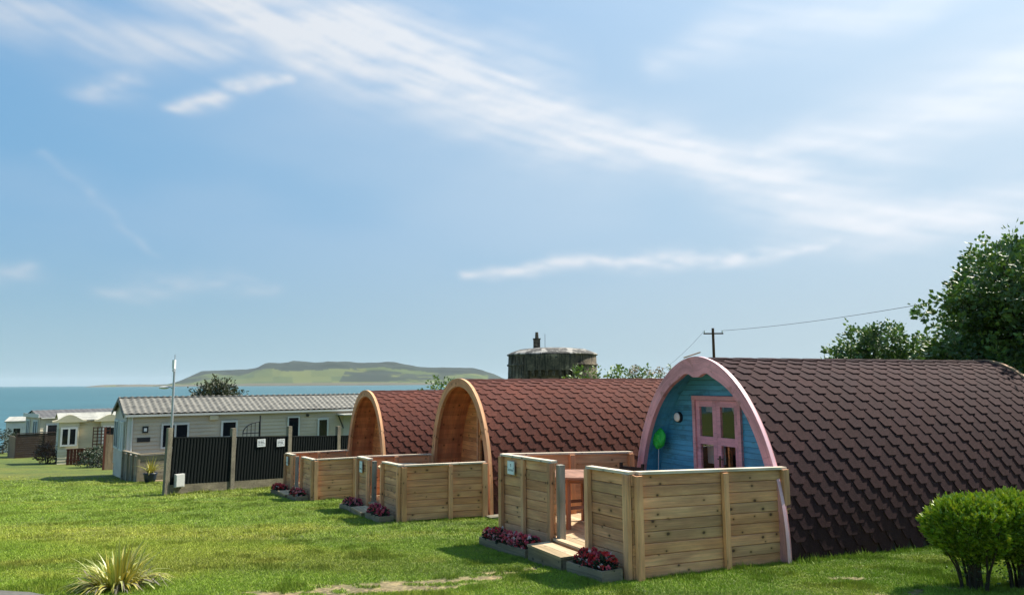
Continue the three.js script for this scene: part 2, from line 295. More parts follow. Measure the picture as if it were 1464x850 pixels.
// ------------------------------------------------------------------ ground, sea, island
const SEA = -8.3;
function lay(x, z) {                                                 // the lie of the land
  const D = -z;
  let y = -0.066 * clamp(D, -40, 72);
  if (D > 72) y -= (D - 72) * 0.11 + Math.max(0, D - 120) * 0.06;
  return y;
}
const bumpy = (x, z) => 0.045 * (fbm(x * 0.35 + 50, z * 0.35 + 50, 3, 0, 0, 41) - 0.5) + 0.018 * (fbm(x * 1.7 + 9, z * 1.7, 2, 0, 0, 42) - 0.5);
const gy = (x, z) => lay(x, z) + bumpy(x, z);
// worn earth by the steps and along the near edge, seen as bare patches in the turf
const wornSpots = [[-2.5, -8.0, 0.8, 0.34], [-2.05, -8.14, 0.66, 0.3], [-1.5, -8.36, 0.55, 0.34], [-1.1, -8.52, 0.45, 0.3], [-0.75, -8.7, 0.4, 0.24], [-1.55, -8.0, 0.3, 0.05], [-0.2, -9.2, 0.34, 0.15], [0.1, -9.36, 0.3, 0.16], [-0.62, -8.93, 0.22, 0.05], [-2.6, -7.6, 0.9, 0.25], [3.9, -8.75, 0.4, 0.12], [4.3, -8.0, 0.4, 0.1]];
function worn(x, z) { let v = 0; for (const [cx, cz, rx, rz] of wornSpots) { const a = 0.55, dx = (x - cx) * Math.cos(a) - (-(z - cz)) * Math.sin(a) * 0, dz = z - cz; const r = Math.hypot(dx / rx, (dz + dx * 0.33) / rz); v = Math.max(v, 1 - r * 0.72); } if (v <= 0) return 0; const n = fbm(x * 4.2 + 3, z * 7.5, 4, 0, 0, 43), m = fbm(x * 1.6 + 20, z * 3 + 4, 2, 0, 0, 47); return sstep(0.60, 0.67, v * 0.30 + n * 0.8 + m * 0.24 - 0.02); }
function lawnTone(x, z) {
  const p = fbm(x * 0.22 + 3, z * 0.38 + 8, 4, 0, 0, 44), q = fbm(x * 0.9 + 60, z * 1.5, 3, 0, 0, 45), s = fbm(x * 0.12 + z * 0.3, z * 1.1 - x * 0.2, 3, 0, 0, 46);
  const dry = clamp(sstep(0.44, 0.74, p) * 0.75 + sstep(0.56, 0.78, q) * 0.5), dark = sstep(0.55, 0.75, s) * 0.45;
  const a = [0.160, 0.240, 0.010], b = [0.265, 0.285, 0.026];
  return [0, 1, 2].map(k => lerp(a[k], b[k], dry) * (1 - dark * 0.4));
}
{
  const axis = (list) => { const a = []; for (const [from, to, step] of list) for (let v = from; v < to - 1e-6; v += step) a.push(v); a.push(list[list.length - 1][1]); return a; };
  const xs = axis([[-420, -90, 15], [-90, -40, 2.5], [-40, -14, 0.8], [-14, -4, 0.2], [-4, 2, 0.08], [2, 12, 0.2], [12, 40, 1.4], [40, 420, 15]]);
  const zs = axis([[-210, -100, 5], [-100, -60, 2], [-60, -26, 0.6], [-26, -10, 0.16], [-10, -7.4, 0.05], [-7.4, -5, 0.16], [-5, 20, 1.5], [20, 120, 12]]);
  const pos = [], col = [], uv = [], idx = [];
  for (const z of zs) for (const x of xs) {
    const w = worn(x, z), t = lawnTone(x, z), e = [0.36, 0.27, 0.165];
    pos.push(x, gy(x, z) - w * 0.012, z); uv.push(x / 6, z / 6);
    for (let k = 0; k < 3; k++) col.push(lerp(t[k] * 0.74, e[k], w));
  }
  const nx = xs.length;
  for (let j = 0; j + 1 < zs.length; j++) for (let i = 0; i + 1 < nx; i++) { const a = j * nx + i; idx.push(a, a + nx, a + 1, a + 1, a + nx, a + nx + 1); }
  const g = new THREE.BufferGeometry(); g.setAttribute('position', new THREE.Float32BufferAttribute(pos, 3)); g.setAttribute('color', new THREE.Float32BufferAttribute(col, 3)); g.setAttribute('uv', new THREE.Float32BufferAttribute(uv, 2)); g.setIndex(idx); g.computeVertexNormals();
  structure('ground', g, new THREE.MeshStandardMaterial({ vertexColors: true, map: turfTex, bumpMap: turfBump, bumpScale: 0.02, roughness: 0.95 }));
  // edge of a tarmac path
  const pg = []; const pth = [[-9, -7.5], [-6.4, -8.22], [-5.75, -8.2], [-5.2, -8.06], [-4.6, -7.7], [-4, -7.1], [-3.6, -6]];
  const sh = new THREE.Shape(); sh.moveTo(-9, 5.2); for (const [x, z] of pth) sh.lineTo(x, -z); sh.lineTo(-3.6, 5.2);
  const pgeo = new THREE.ShapeGeometry(sh); pgeo.rotateX(-Math.PI / 2); const pp = pgeo.attributes.position; for (let i = 0; i < pp.count; i++) pp.setY(i, lay(pp.getX(i), pp.getZ(i)) + 0.035); pgeo.computeVertexNormals(); metreUV(pgeo);
  structure('path', pgeo, std(0.16, 0.155, 0.15, { map: concreteTex, roughness: 0.95, bump: concreteTex, bumpScale: 0.006 }));
  // sea
  const s = new THREE.PlaneGeometry(80000, 17000); s.rotateX(-Math.PI / 2); s.translate(0, SEA, -7500); const su = s.attributes.uv; for (let i = 0; i < su.count; i++) su.setXY(i, su.getX(i) * 80000 / 260, su.getY(i) * 17000 / 160);
  structure('sea', s, std(0.055, 0.165, 0.195, { map: seaTex, roughness: 0.5, bump: seaBump, bumpScale: 0.6 }));
}
{
  // island on the horizon: a heightfield about 3 km long, 5 km away
const D0 = 5200, ridge = [[-560,15.3],[-530,16.3],[-500,14.3],[-478,15.6],[-470,30.5],[-456,70.4],[-442,100.2],[-425,112.3],[-402,114.1],[-380,120.9],[-362,135.5],[-350,165.4],[-340,172.6],[-322,174.5],[-314,183.9],[-306,176.5],[-282,169.7],[-252,174.8],[-232,169.1],[-212,156.8],[-182,162.4],[-165,158.8],[-152,146.3],[-132,133.0],[-112,129.8],[-72,123.4],[-55,112.8],[-42,97.2],[-26,71.4],[-12,40.7],[2,20.0],[14,9.5]];
  const X = u => u * 5.05, nx = 260, nz = 48, x0 = -560, x1 = 14;
  const rh = u => { for (let i = 0; i + 1 < ridge.length; i++) if (u <= ridge[i + 1][0]) { const t = (u - ridge[i][0]) / (ridge[i + 1][0] - ridge[i][0]); return lerp(ridge[i][1], ridge[i + 1][1], clamp(t)); } return 0; };
  const pos = [], col = [], idx = [];
  for (let j = 0; j <= nz; j++) for (let i = 0; i <= nx; i++) {
    const u = lerp(x0, x1, i / nx), t = j / nz, dz = lerp(-420, 300, t);
    const h0 = rh(u), f = t < 0.6 ? sstep(0, 1, t / 0.6) : 1 - sstep(0, 1, (t - 0.6) / 0.4) * 0.9;
    const fl = t < 0.6 ? lerp(Math.pow(t / 0.6, 0.9), f, 0.4) : f;
    const nse = fbm(u * 0.02 + 7, t * 6, 4, 0, 0, 51) - 0.5;
    const h = h0 < 16 ? h0 * Math.sin(Math.PI * clamp(t * 1.2)) : h0 * fl * (1 + nse * 0.3 * (1 - Math.abs(t - 0.6)));
    pos.push(X(u), SEA + h - (t === 0 || t === 1 ? 4 : 0), -(D0 + dz));
    const wood = sstep(0.54, 0.6, fbm(u * 0.016 + 2, t * 4.5 + 1, 4, 0, 0, 52)), fld = fbm(Math.floor(u / 26 + t * 2) * 3.1, Math.floor(t * 9) * 1.7, 1, 0, 0, 53);
    let c = [lerp(0.04, 0.115, fld), lerp(0.07, 0.13, fld), lerp(0.02, 0.03, fld)];
    if (t > 0.40 + 0.16 * (fbm(u * 0.03, 3, 3, 0, 0, 57) - 0.5) || h0 < 85 && t > 0.26) c = [0.014, 0.026, 0.016];
    const pw = (u > -230 && u < -90 && t > 0.1 && t < 0.34 ? 0.85 * sstep(0.3, 0.45, fbm(u * 0.05, t * 20, 3, 0, 0, 54)) : 0);
    const wd = Math.max(wood * 0.9, pw);
    c = c.map((v, k) => lerp(v, [0.008, 0.018, 0.012][k], wd));
    if (t < 0.07 || h0 < 16) c = [0.10, 0.09, 0.06];
    col.push(...c);
  }
  for (let j = 0; j < nz; j++) for (let i = 0; i < nx; i++) { const a = j * (nx + 1) + i; idx.push(a, a + 1, a + nx + 1, a + 1, a + nx + 2, a + nx + 1); }
  const g = new THREE.BufferGeometry(); g.setAttribute('position', new THREE.Float32BufferAttribute(pos, 3)); g.setAttribute('color', new THREE.Float32BufferAttribute(col, 3)); g.setIndex(idx); g.computeVertexNormals();
  structure('island_hills', g, new THREE.MeshStandardMaterial({ vertexColors: true, roughness: 1 }));
}

// ------------------------------------------------------------------ turf blades (uncountable)
{
  const blades = []; for (let i = 0; i < 8; i++) { const a = rr(0, 6.28), r = rr(0, 0.03), x = Math.cos(a) * r, z = Math.sin(a) * r, h = rr(0.014, 0.031), w = rr(0.0022, 0.0038), b = rr(0, 6.28), lx = rr(-0.022, 0.022), lz = rr(-0.022, 0.022); blades.push([[x - Math.cos(b) * w, -0.006, z - Math.sin(b) * w], [x + Math.cos(b) * w, -0.006, z + Math.sin(b) * w], [x + lx, h, z + lz]]); }
  const g = fromQuads(blades); g.deleteAttribute('uv');
  const zones = [[3.5, 7.2, 900, 1.1], [7.2, 12, 2600, 1], [12, 19, 820, 1.45], [19, 31, 260, 2.1]];
  const mats = []; const cols = [];
  for (const [d0, d1, dens, sc] of zones) {
    const area = d0 < 7 ? 14 * (d1 - d0) : 0.74 * (d1 * d1 - d0 * d0), n = Math.round(area * dens);
    for (let i = 0; i < n; i++) {
      const D = Math.sqrt(lerp(d0 * d0, d1 * d1, rnd())), x = D < 7.2 ? rr(-7, 7) : D * rr(-0.76, 0.76), z = -D;
      if (worn(x, z) > 0.45 * rnd() + 0.1) continue; if (D > 22 && rnd() < sstep(22, 31, D)) continue;
      if (x < -3.6 && z > -8.2 && z > -8.15 - (x + 5.7) * 0.3 && z > -8.2 + Math.max(0, x + 5.5) * 0.35) continue;
      const s = sc * rr(0.6, 1.25) * (0.75 + 0.5 * fbm(x * 1.3, z * 1.3, 2, 0, 0, 61)), a = rr(0, 6.28), c = Math.cos(a) * s, sn = Math.sin(a) * s;
      mats.push(c, 0, -sn, 0, 0, s * rr(0.8, 1.2) / Math.sqrt(sc), 0, 0, sn, 0, c, 0, x, gy(x, z), z, 1);
      const cl = sstep(0.56, 0.7, fbm(x * 2.4 + 70, z * 2.4, 3, 0, 0, 64)); const q = mats.length - 16; mats[q + 5] *= 1 + 0.8 * cl; const t = lawnTone(x, z), k = rr(0.85, 1.75) * (1 - 0.25 * cl), y = rnd() < 0.12 ? 0.09 : 0; cols.push(t[0] * k + y, t[1] * k + y * 0.75, t[2] * k + y * 0.25);
    }
  }
  for (const [x0, z0, x1, z1, hgt, per] of [[1.38, -8.6, 3.62, -9.78, 1.7, 260], [3.55, -9.62, 9.85, -12.55, 2.2, 160], [-2.15, -14.05, -0.5, -14.85, 2.0, 160], [-0.46, -14.9, 5.3, -17.9, 2.4, 60], [-5.05, -18.6, -3.4, -19.5, 2.2, 110], [-9.66, -20.52, -4.7, -26.85, 2.6, 110], [4.6, -8.0, 6.1, -8.0, 1.7, 260], [-4.8, -8.3, -4.1, -8.3, 1.9, 300], [-0.4, -11.5, 0.4, -10.1, 1.7, 200], [0.8, -9.35, 1.15, -8.7, 1.6, 220], [-3.8, -16.75, -2.3, -14.2, 1.8, 110], [-6.75, -21.3, -5.2, -18.75, 2.0, 90], [-13.4, -26.2, -10.9, -24.4, 2.8, 80]]) {
    const len = Math.hypot(x1 - x0, z1 - z0), m = Math.round(len * per);
    for (let i = 0; i < m; i++) { const f = rnd(), sp = Math.pow(rnd(), 2) * 0.13, x = lerp(x0, x1, f) + rr(-0.05, 0.05) - (x1 > x0 ? 0 : 0), z = lerp(z0, z1, f) + sp - 0.03, s = hgt * rr(0.5, 1.25) * (0.45 + 1.1 * fbm(x * 2.5, z * 2.5, 2, 0, 0, 62)), a = rr(0, 6.28), c = Math.cos(a) * s * 0.8, sn = Math.sin(a) * s * 0.8; mats.push(c, 0, -sn, 0, 0, s * rr(0.8, 1.5), 0, 0, sn, 0, c, 0, x, gy(x, z), z, 1); const t = lawnTone(x, z), k = rr(0.7, 1.4), y = rnd() < 0.15 ? 0.1 : 0; cols.push(t[0] * k + y, t[1] * k + y * 0.75, t[2] * k + y * 0.25); }
  }
  const n = mats.length / 16, im = new THREE.InstancedMesh(g, std(1, 1, 1, { roughness: 0.55, side: THREE.DoubleSide }), n);
  im.instanceMatrix.array.set(mats); im.instanceColor = new THREE.InstancedBufferAttribute(new Float32Array(cols), 3);
  im.name = 'lawn_grass'; tag(im, 'short mown green lawn grass with drier yellow patches', 'grass', null, 'stuff'); scene.add(im);
}
// ------------------------------------------------------------------ camping pods
function profile(w, H, p, q, n = 400) {                               // from the +x foot over the top to the -x foot, with arc length
  const pts = []; for (let i = 0; i <= n; i++) { const t = Math.PI * i / n, c = Math.cos(t), s = Math.sin(t); pts.push([Math.sign(c) * Math.pow(Math.abs(c), 2 / p) * w, Math.pow(Math.max(s, 0), 2 / q) * H]); }
  pts[0][1] = 0; pts[n][1] = 0;
  const L = [0]; for (let i = 1; i <= n; i++) L.push(L[i - 1] + Math.hypot(pts[i][0] - pts[i - 1][0], pts[i][1] - pts[i - 1][1]));
  const S = L[n];
  const at = s => { s = clamp(s, 0, S); let a = 0, b = n; while (b - a > 1) { const m = (a + b) >> 1; if (L[m] > s) b = m; else a = m; } const t = (s - L[a]) / (L[b] - L[a] || 1); return [lerp(pts[a][0], pts[b][0], t), lerp(pts[a][1], pts[b][1], t)]; };
  const tan = s => { const a = at(Math.max(0, s - 0.03)), b = at(Math.min(S, s + 0.03)), l = Math.hypot(b[0] - a[0], b[1] - a[1]); return [(b[0] - a[0]) / l, (b[1] - a[1]) / l]; };
  const off = (s, d) => { const a = at(s), t = tan(s); return [a[0] + t[1] * d, a[1] - t[0] * d]; };   // outwards
  const half = (y, d = 0) => { const ww = w - d, hh = H - d; return y >= hh ? 0 : ww * Math.pow(1 - Math.pow(Math.max(y, 0) / hh, q), 1 / p); };
  return { at, tan, off, S, half, w, H };
}
// a curved bar between two offsets of the profile, from arc s0 to s1 and z0 to z1
function curvedBar(P, s0, s1, dOut, dIn, z0, z1, n) {
  const o = [], i = []; for (let k = 0; k <= n; k++) { const s = lerp(s0, s1, k / n); o.push(P.off(s, typeof dOut === 'function' ? dOut(s) : dOut)); i.push(P.off(s, typeof dIn === 'function' ? dIn(s) : dIn)); }
  const pos = [], uv = [], idx = [];
  const strip = (A, az, B, bz) => { const b = pos.length / 3; for (let k = 0; k <= n; k++) { const l = lerp(s0, s1, k / n); pos.push(A[k][0], A[k][1], az, B[k][0], B[k][1], bz); const w = Math.abs(az - bz) || Math.hypot(A[k][0] - B[k][0], A[k][1] - B[k][1]); uv.push(l * 0.5, 0.1, l * 0.5, 0.1 + w); } for (let k = 0; k < n; k++) { const a = b + k * 2; idx.push(a, a + 1, a + 2, a + 1, a + 3, a + 2); } };
  strip(o, z1, o, z0); strip(i, z0, i, z1); strip(i, z1, o, z1); strip(o, z0, i, z0);
  for (const k of [0, n]) { const b = pos.length / 3; for (const [A, z] of [[o[k], z0], [o[k], z1], [i[k], z1], [i[k], z0]]) { pos.push(A[0], A[1], z); uv.push(A[0], z); } if (k) idx.push(b, b + 2, b + 1, b, b + 3, b + 2); else idx.push(b, b + 1, b + 2, b, b + 2, b + 3); }
  const g = new THREE.BufferGeometry(); g.setAttribute('position', new THREE.Float32BufferAttribute(pos, 3)); g.setAttribute('uv', new THREE.Float32BufferAttribute(uv, 2)); g.setIndex(idx); g.computeVertexNormals(); return g;
}
const TAB = 0.333, EXPO = 0.145, TH = 0.011, TABLEN = 0.285;
function tabShape(kind) {                                            // hexagonal bitumen tab, foot at y = 0
  const b = 0.077, h = TAB / 2 - 0.0015, sh = new THREE.Shape();
  const pts = kind === 0 ? [[-b, 0], [b, 0], [h, EXPO], [h, TABLEN], [-h, TABLEN], [-h, EXPO]] : kind > 0 ? [[0, 0], [b, 0], [h, EXPO], [h, TABLEN], [0, TABLEN]] : [[-b, 0], [0, 0], [0, TABLEN], [-h, TABLEN], [-h, EXPO]];
  pts.forEach((p, i) => i ? sh.lineTo(...p) : sh.moveTo(...p));
  const g = new THREE.ExtrudeGeometry(sh, { depth: TH, bevelEnabled: false }); return metreUV(g, 1.7, 1.7);
}
const tabGeo = [tabShape(-1), tabShape(0), tabShape(1)];
function pineFence(parent, org, p0, p1, top0, top1, rows, mats, o = {}) {   // lap boards between two points, one mesh each
  const dx = p1[0] - p0[0], dz = p1[2] - p0[2], len = Math.hypot(dx, dz), turn = Math.atan2(-dz, dx);
  for (let r = 0; r < rows; r++) {
    const f0 = r / rows, f1 = (r + 1) / rows;
    const yl = lerp(p0[1], top0, (f0 + f1) / 2), yr = lerp(p1[1], top1, (f0 + f1) / 2), h = Math.max(top0 - p0[1], top1 - p1[1]) / rows;
    const m = part('plank', lapBoard(len, h), mats[Math.floor(rnd() * mats.length)], parent, [(p0[0] + p1[0]) / 2 - org[0], (yl + yr) / 2 - org[1], (p0[2] + p1[2]) / 2 - org[2]]);
    m.rotation.set(0, turn, Math.atan2(yr - yl, len) + rr(-0.0025, 0.0025), 'YXZ'); m.translateZ(rr(-0.004, 0.004));
  }
  return { turn, len };
}
function terrace(cfg) {
  const { A, az, cs, asl, W, L, h, rows, gaps, deckY, label, mats } = cfg;
  const u = [-Math.cos(az), cs, -Math.sin(az)], a = [Math.sin(az), asl, -Math.cos(az)];
  const add = (p, v, k) => [p[0] + v[0] * k, p[1] + v[1] * k, p[2] + v[2] * k];
  const B = add(A, u, W), C = add(A, a, L), E = add(B, a, L);
  const foot = p => Math.min(p[1], gy(p[0], p[2]) + 0.035), topOf = p => p[1] + h;
  const t = thing('pod_terrace', label, 'terrace', [A[0], gy(A[0], A[2]), A[2]]), org = [A[0], gy(A[0], A[2]), A[2]];
  const P = (p, q, s) => { const v = [0, 1, 2].map(k => lerp(p[k], q[k], s)); return [v[0], Math.min(v[1], gy(v[0], v[2]) + 0.035), v[2]]; };
  const tops = (p, q, s) => lerp(p[1], q[1], s) + h;
  const post = (p, q, s, dOut, w = 0.085, d = 0.075, extra = -0.02, mat) => {
    const b = P(p, q, s), tp = tops(p, q, s) + extra, y0 = gy(b[0], b[2]) - 0.1, turn = Math.atan2(-(q[2] - p[2]), q[0] - p[0]);
    const m = part('post', upright(w, tp - y0, d), mat ?? mats[Math.floor(rnd() * mats.length)], t, [b[0] - org[0], (tp + y0) / 2 - org[1], b[2] - org[2]]); m.rotation.y = turn; m.translateZ(dOut); return m;
  };
  const seg = (p, q, s0, s1) => pineFence(t, org, P(p, q, s0), P(p, q, s1), tops(p, q, s0) - 0.02, tops(p, q, s1) - 0.02, rows, mats);
  const cap = (p, q, s0, s1, mat = M.cap) => { const x0 = P(p, q, s0), x1 = P(p, q, s1), y0 = tops(p, q, s0), y1 = tops(p, q, s1), len = Math.hypot(x1[0] - x0[0], x1[2] - x0[2]); const m = part('cap_rail', box(len, 0.032, 0.105), mat, t, [(x0[0] + x1[0]) / 2 - org[0], (y0 + y1) / 2 + 0.0 - org[1], (x0[2] + x1[2]) / 2 - org[2]]); m.rotation.set(0, Math.atan2(-(x1[2] - x0[2]), x1[0] - x0[0]), Math.atan2(y1 - y0, len), 'YXZ'); };
  // front, with its gap
  const [g1, g2] = gaps, mid = g1 > 0.4 ? g1 * 0.48 : 0;
  if (mid) { seg(B, A, 0, mid); seg(B, A, mid, g1); post(B, A, mid, 0.05, 0.075, 0.05, -0.03); } else seg(B, A, 0, g1);
  seg(B, A, g2, 1); cap(B, A, 0, g1); cap(B, A, g2, 1.0);
  post(B, A, 0.012, 0.05, 0.09, 0.06); post(B, A, g1 - 0.012, 0.05, 0.08, 0.06, -0.02); post(B, A, g2 + 0.012, 0.05, 0.08, 0.06, -0.02); post(B, A, 0.985, 0.05, 0.09, 0.06);
  post(B, A, g1 + 0.012, -0.07, 0.1, 0.09, -0.04, M.greyPost);
  // near side and far side
  for (const [p, q] of [[A, C], [E, B]]) {
    const near = p === A, m = near ? 0.56 : 0.5;
    seg(p, q, 0, m); seg(p, q, m, 1); cap(p, q, near ? 0.024 : 0, 1);
    if (near) { post(p, q, 0.02, 0.05, 0.09, 0.06, -0.03); post(p, q, m, 0.05, 0.085, 0.05, -0.03); post(p, q, 0.982, 0.052, 0.1, 0.06, -0.015); post(p, q, m, -0.055, 0.08, 0.06, -0.03); }
    else { post(p, q, 0.02, -0.055, 0.09, 0.07, -0.02); post(p, q, m, -0.055, 0.09, 0.07, -0.02); post(p, q, 0.97, -0.055, 0.09, 0.07, -0.02); }
  }
  // deck boards run along the front
  const nB = Math.round(L / 0.125);
  for (let i = 0; i < nB; i++) {
    const s = (i + 0.5) / nB, p = [lerp(A[0], C[0], s), 0, lerp(A[2], C[2], s)], q = [lerp(B[0], E[0], s), 0, lerp(B[2], E[2], s)], len = Math.hypot(q[0] - p[0], q[2] - p[2]) - 0.06;
    const m = part('deck_board', box(len, 0.028, L / nB - 0.006), M.deck[i % 3], t, [(p[0] + q[0]) / 2 - org[0], deckY - 0.014 - org[1], (p[2] + q[2]) / 2 - org[2]]); m.rotation.y = Math.atan2(-(p[2] - q[2]), p[0] - q[0]);
  }
  { const x0 = P(B, A, g1), x1 = P(B, A, g2), len = Math.hypot(x1[0] - x0[0], x1[2] - x0[2]) - 0.02; const m = part('fascia_board', box(len, 0.16, 0.035), M.pine[1], t, [(x0[0] + x1[0]) / 2 - org[0], deckY - 0.085 - org[1], (x0[2] + x1[2]) / 2 - org[2]]); m.rotation.y = Math.atan2(-(x1[2] - x0[2]), x1[0] - x0[0]); const m2 = part('deck_nosing', box(len, 0.03, 0.09), M.deck[2], t, [m.position.x, deckY + 0.003 - org[1], m.position.z]); m2.rotation.y = m.rotation.y; }
  return { t, A, B, C, E, u, a, P, tops, org };
}
const shingleTone = (base, k) => base.map(v => v * k);
function pod(cfg) {
  const { at, az, L, w, H, p, q, recess, label, tones, trimMat, liningMats, wallMats, wallH, trimT, doorMat, doorFrame, door, edge } = cfg;
  const P = profile(w, H, p, q), g = thing('camping_pod', label, 'camping pod', at, -az);
  g.updateMatrixWorld(true);
  const S = P.S;
  // shell, end wall, floor, plinth
  part('shell', curvedBar(P, 0, S, 0, -0.07, -L + 0.02, -0.02, 90), M.shell, g);
  part('rear_wall', (() => { const sh = new THREE.Shape(); for (let i = 0; i <= 60; i++) { const v = P.off(S * i / 60, -0.06); i ? sh.lineTo(v[0], Math.max(0, v[1])) : sh.moveTo(v[0], 0); } return metreUV(new THREE.ExtrudeGeometry(sh, { depth: 0.05, bevelEnabled: false })); })(), liningMats[0], g, [0, 0, -L + 0.05]);
  part('floor', box(2 * w - 0.14, 0.06, L - 0.12), M.deck[0], g, [0, 0.2, -L / 2]);
  for (const sx of [-1, 1]) {
    const n = 3; for (let i = 0; i < n; i++) { const z0 = -0.1 - i * (L - 0.2) / n, z1 = -0.1 - (i + 1) * (L - 0.2) / n; part('base_board', box(Math.abs(z1 - z0) - 0.008, 0.62, 0.03), M.skirt, g, [sx * (w - 0.06), -0.2, (z0 + z1) / 2], [0, Math.PI / 2, 0]); }
  }
  // hexagonal shingles
  const tabs = [], half = S / 2, nr = Math.floor((half - 0.14) / EXPO), nc = Math.round((L - 0.12) / TAB), zs = -0.05, cw = (L - 0.12) / nc / TAB;
  const eyeL = g.worldToLocal(camera.position.clone());
  for (const side of [1, -1]) for (let r = 0; r < nr; r++) for (let c = 0; c <= nc; c++) {
    const odd = r & 1; let kind = 1; if (odd) { if (c === 0) kind = 2; else if (c === nc) kind = 0; } else if (c === nc) continue;
    const z = odd ? zs - c * TAB * cw : zs - (c + 0.5) * TAB * cw;
    const s = r * EXPO + 0.0, s1 = Math.min(s + TABLEN, half);
    const f = s_ => { const v = P.off(side > 0 ? s_ : S - s_, 0); return v; };
    const a = f(s), b = f(s1), N = (() => { const o = P.off(side > 0 ? (s + s1) / 2 : S - (s + s1) / 2, 1), m = P.at(side > 0 ? (s + s1) / 2 : S - (s + s1) / 2); return new THREE.Vector3(o[0] - m[0], o[1] - m[1], 0); })();
    const lift0 = 0.021 + rr(0, 0.006), lift1 = 0.003;
    const o = new THREE.Vector3(a[0] + N.x * lift0, a[1] + N.y * lift0, z), e = new THREE.Vector3(b[0] + N.x * lift1, b[1] + N.y * lift1, z);
    const Y = e.clone().sub(o).normalize(), X = new THREE.Vector3(0, 0, side > 0 ? -1 : 1), Z = X.clone().cross(Y).normalize();
    const m = new THREE.Matrix4().makeBasis(X.clone().multiplyScalar(cw), Y, Z).setPosition(o);
    const view = eyeL.clone().sub(o), d = view.length(), face = view.normalize().dot(Z);
    const gk = side > 0 ? kind : 2 - kind;
    tabs.push({ m, kind: gk, score: face > 0 ? (0.15 + face) / (d * d) : -d, tone: clamp(Math.floor((0.15 + 0.55 * fbm(s * 1.3 + az * 7, z * 0.9 + 30, 3, 0, 0, 63) + 0.38 * rnd()) * tones.length), 0, tones.length - 1) });
  }
  tabs.sort((x, y) => y.score - x.score);
  const rest = [];
  tabs.forEach((tb, i) => {
    if (i < 298) { const m = part('shingle', tabGeo[tb.kind], tones[tb.tone], g); m.matrix.copy(tb.m); m.matrix.decompose(m.position, m.quaternion, m.scale); }
    else { const ge = tabGeo[tb.kind].clone().applyMatrix4(tb.m); const c = tones[tb.tone].color, cc = new Float32Array(ge.attributes.position.count * 3); for (let k = 0; k < cc.length; k += 3) { cc[k] = c.r; cc[k + 1] = c.g; cc[k + 2] = c.b; } ge.setAttribute('color', new THREE.BufferAttribute(cc, 3)); rest.push(ge); }
  });
  const rm = part('shingles', mergeGeometries(rest), cfg.restMat, g); rm.userData.kind = 'stuff';
  const nrc = Math.ceil(L / 0.25); for (let i = 0; i < nrc; i++) part('ridge_shingle', curvedBar(P, half - 0.2, half + 0.2, 0.026 + (i % 2) * 0.006, 0.012, -Math.min(L - 0.03, (i + 1) * 0.25 + 0.04), -i * 0.25 - 0.03, 10), tones[i % tones.length], g);
  // arch trim at the front in boards, plain rim at the back
  const segs = cfg.seams, dIn = s => -trimT(s - half);
  for (let i = 0; i + 1 < segs.length; i++) part('trim_board', curvedBar(P, S * segs[i] + 0.0015, S * segs[i + 1] - 0.0015, 0.035, dIn, -0.045, 0.03, 28), Array.isArray(trimMat) ? trimMat[i % trimMat.length] : trimMat, g);
  part('edge_strip', curvedBar(P, 0, S, 0.043, 0.0355, -0.02, 0.033, 90), edge, g);
  part('rear_rim', curvedBar(P, 0, S, 0.05, -0.08, -L - 0.03, -L + 0.06, 80), cfg.rimMat, g);
  // porch lining boards and front wall boards
  const nl = Math.round(S / 0.125); for (let i = 0; i < nl; i++) part('lining_board', curvedBar(P, S * i / nl + 0.002, S * (i + 1) / nl - 0.002, -0.072, -0.09 + rr(-0.001, 0.001), -recess, -0.058, 3), liningMats[i % liningMats.length], g);
  const zW = -recess, [dx0, dx1, dTop] = door, y00 = 0.2;
  part('wall_backing', (() => { const sh = new THREE.Shape(); const top = P.H - 0.1; sh.moveTo(-P.half(0, 0.085), y00); sh.lineTo(dx0, y00); sh.lineTo(dx0, dTop); sh.lineTo(dx1, dTop); sh.lineTo(dx1, y00); sh.lineTo(P.half(0, 0.085), y00); for (let i = 1; i <= 50; i++) { const y = lerp(y00, top, Math.sin(i / 50 * Math.PI / 2)); sh.lineTo(P.half(y, 0.085), y); } for (let i = 49; i >= 1; i--) { const y = lerp(y00, top, Math.sin(i / 50 * Math.PI / 2)); sh.lineTo(-P.half(y, 0.085), y); } return metreUV(new THREE.ExtrudeGeometry(sh, { depth: 0.02, bevelEnabled: false })); })(), M.shell, g, [0, 0, zW - 0.022]);
  for (let i = 0, y = y00; y < P.H - 0.12; i++, y += wallH) {
    const y1 = Math.min(y + wallH - 0.005, P.H - 0.1), h0 = P.half(y, 0.088), h1 = P.half(y1, 0.088);
    const piece = (xa0, xb0, xa1, xb1) => { const sh = new THREE.Shape(); sh.moveTo(xa0, y); sh.lineTo(xb0, y); sh.lineTo(xb1, y1); sh.lineTo(xa1, y1); const ge = new THREE.ExtrudeGeometry(sh, { depth: 0.016, bevelEnabled: false }); const pp = ge.attributes.position; for (let k = 0; k < pp.count; k++) if (pp.getZ(k) > 0.01 && pp.getY(k) > (y + y1) / 2) pp.setZ(k, 0.009); ge.computeVertexNormals(); part('wall_board', metreUV(ge, 0.5, 1, rnd(), rnd()), wallMats[Math.floor(rnd() * wallMats.length)], g, [0, 0, zW]); };
    if (y1 < dTop) { if (h0 > -dx0 + 0.02) piece(-h0, dx0, -h1, dx0); if (h0 > dx1 + 0.02) piece(dx1, h0, dx1, h1); } else piece(-h0, h0, -h1, h1);
  }
  // double glazed door: frame, two leaves of two panes
  const fw = 0.065, dW = dx1 - dx0, db = 0.26;
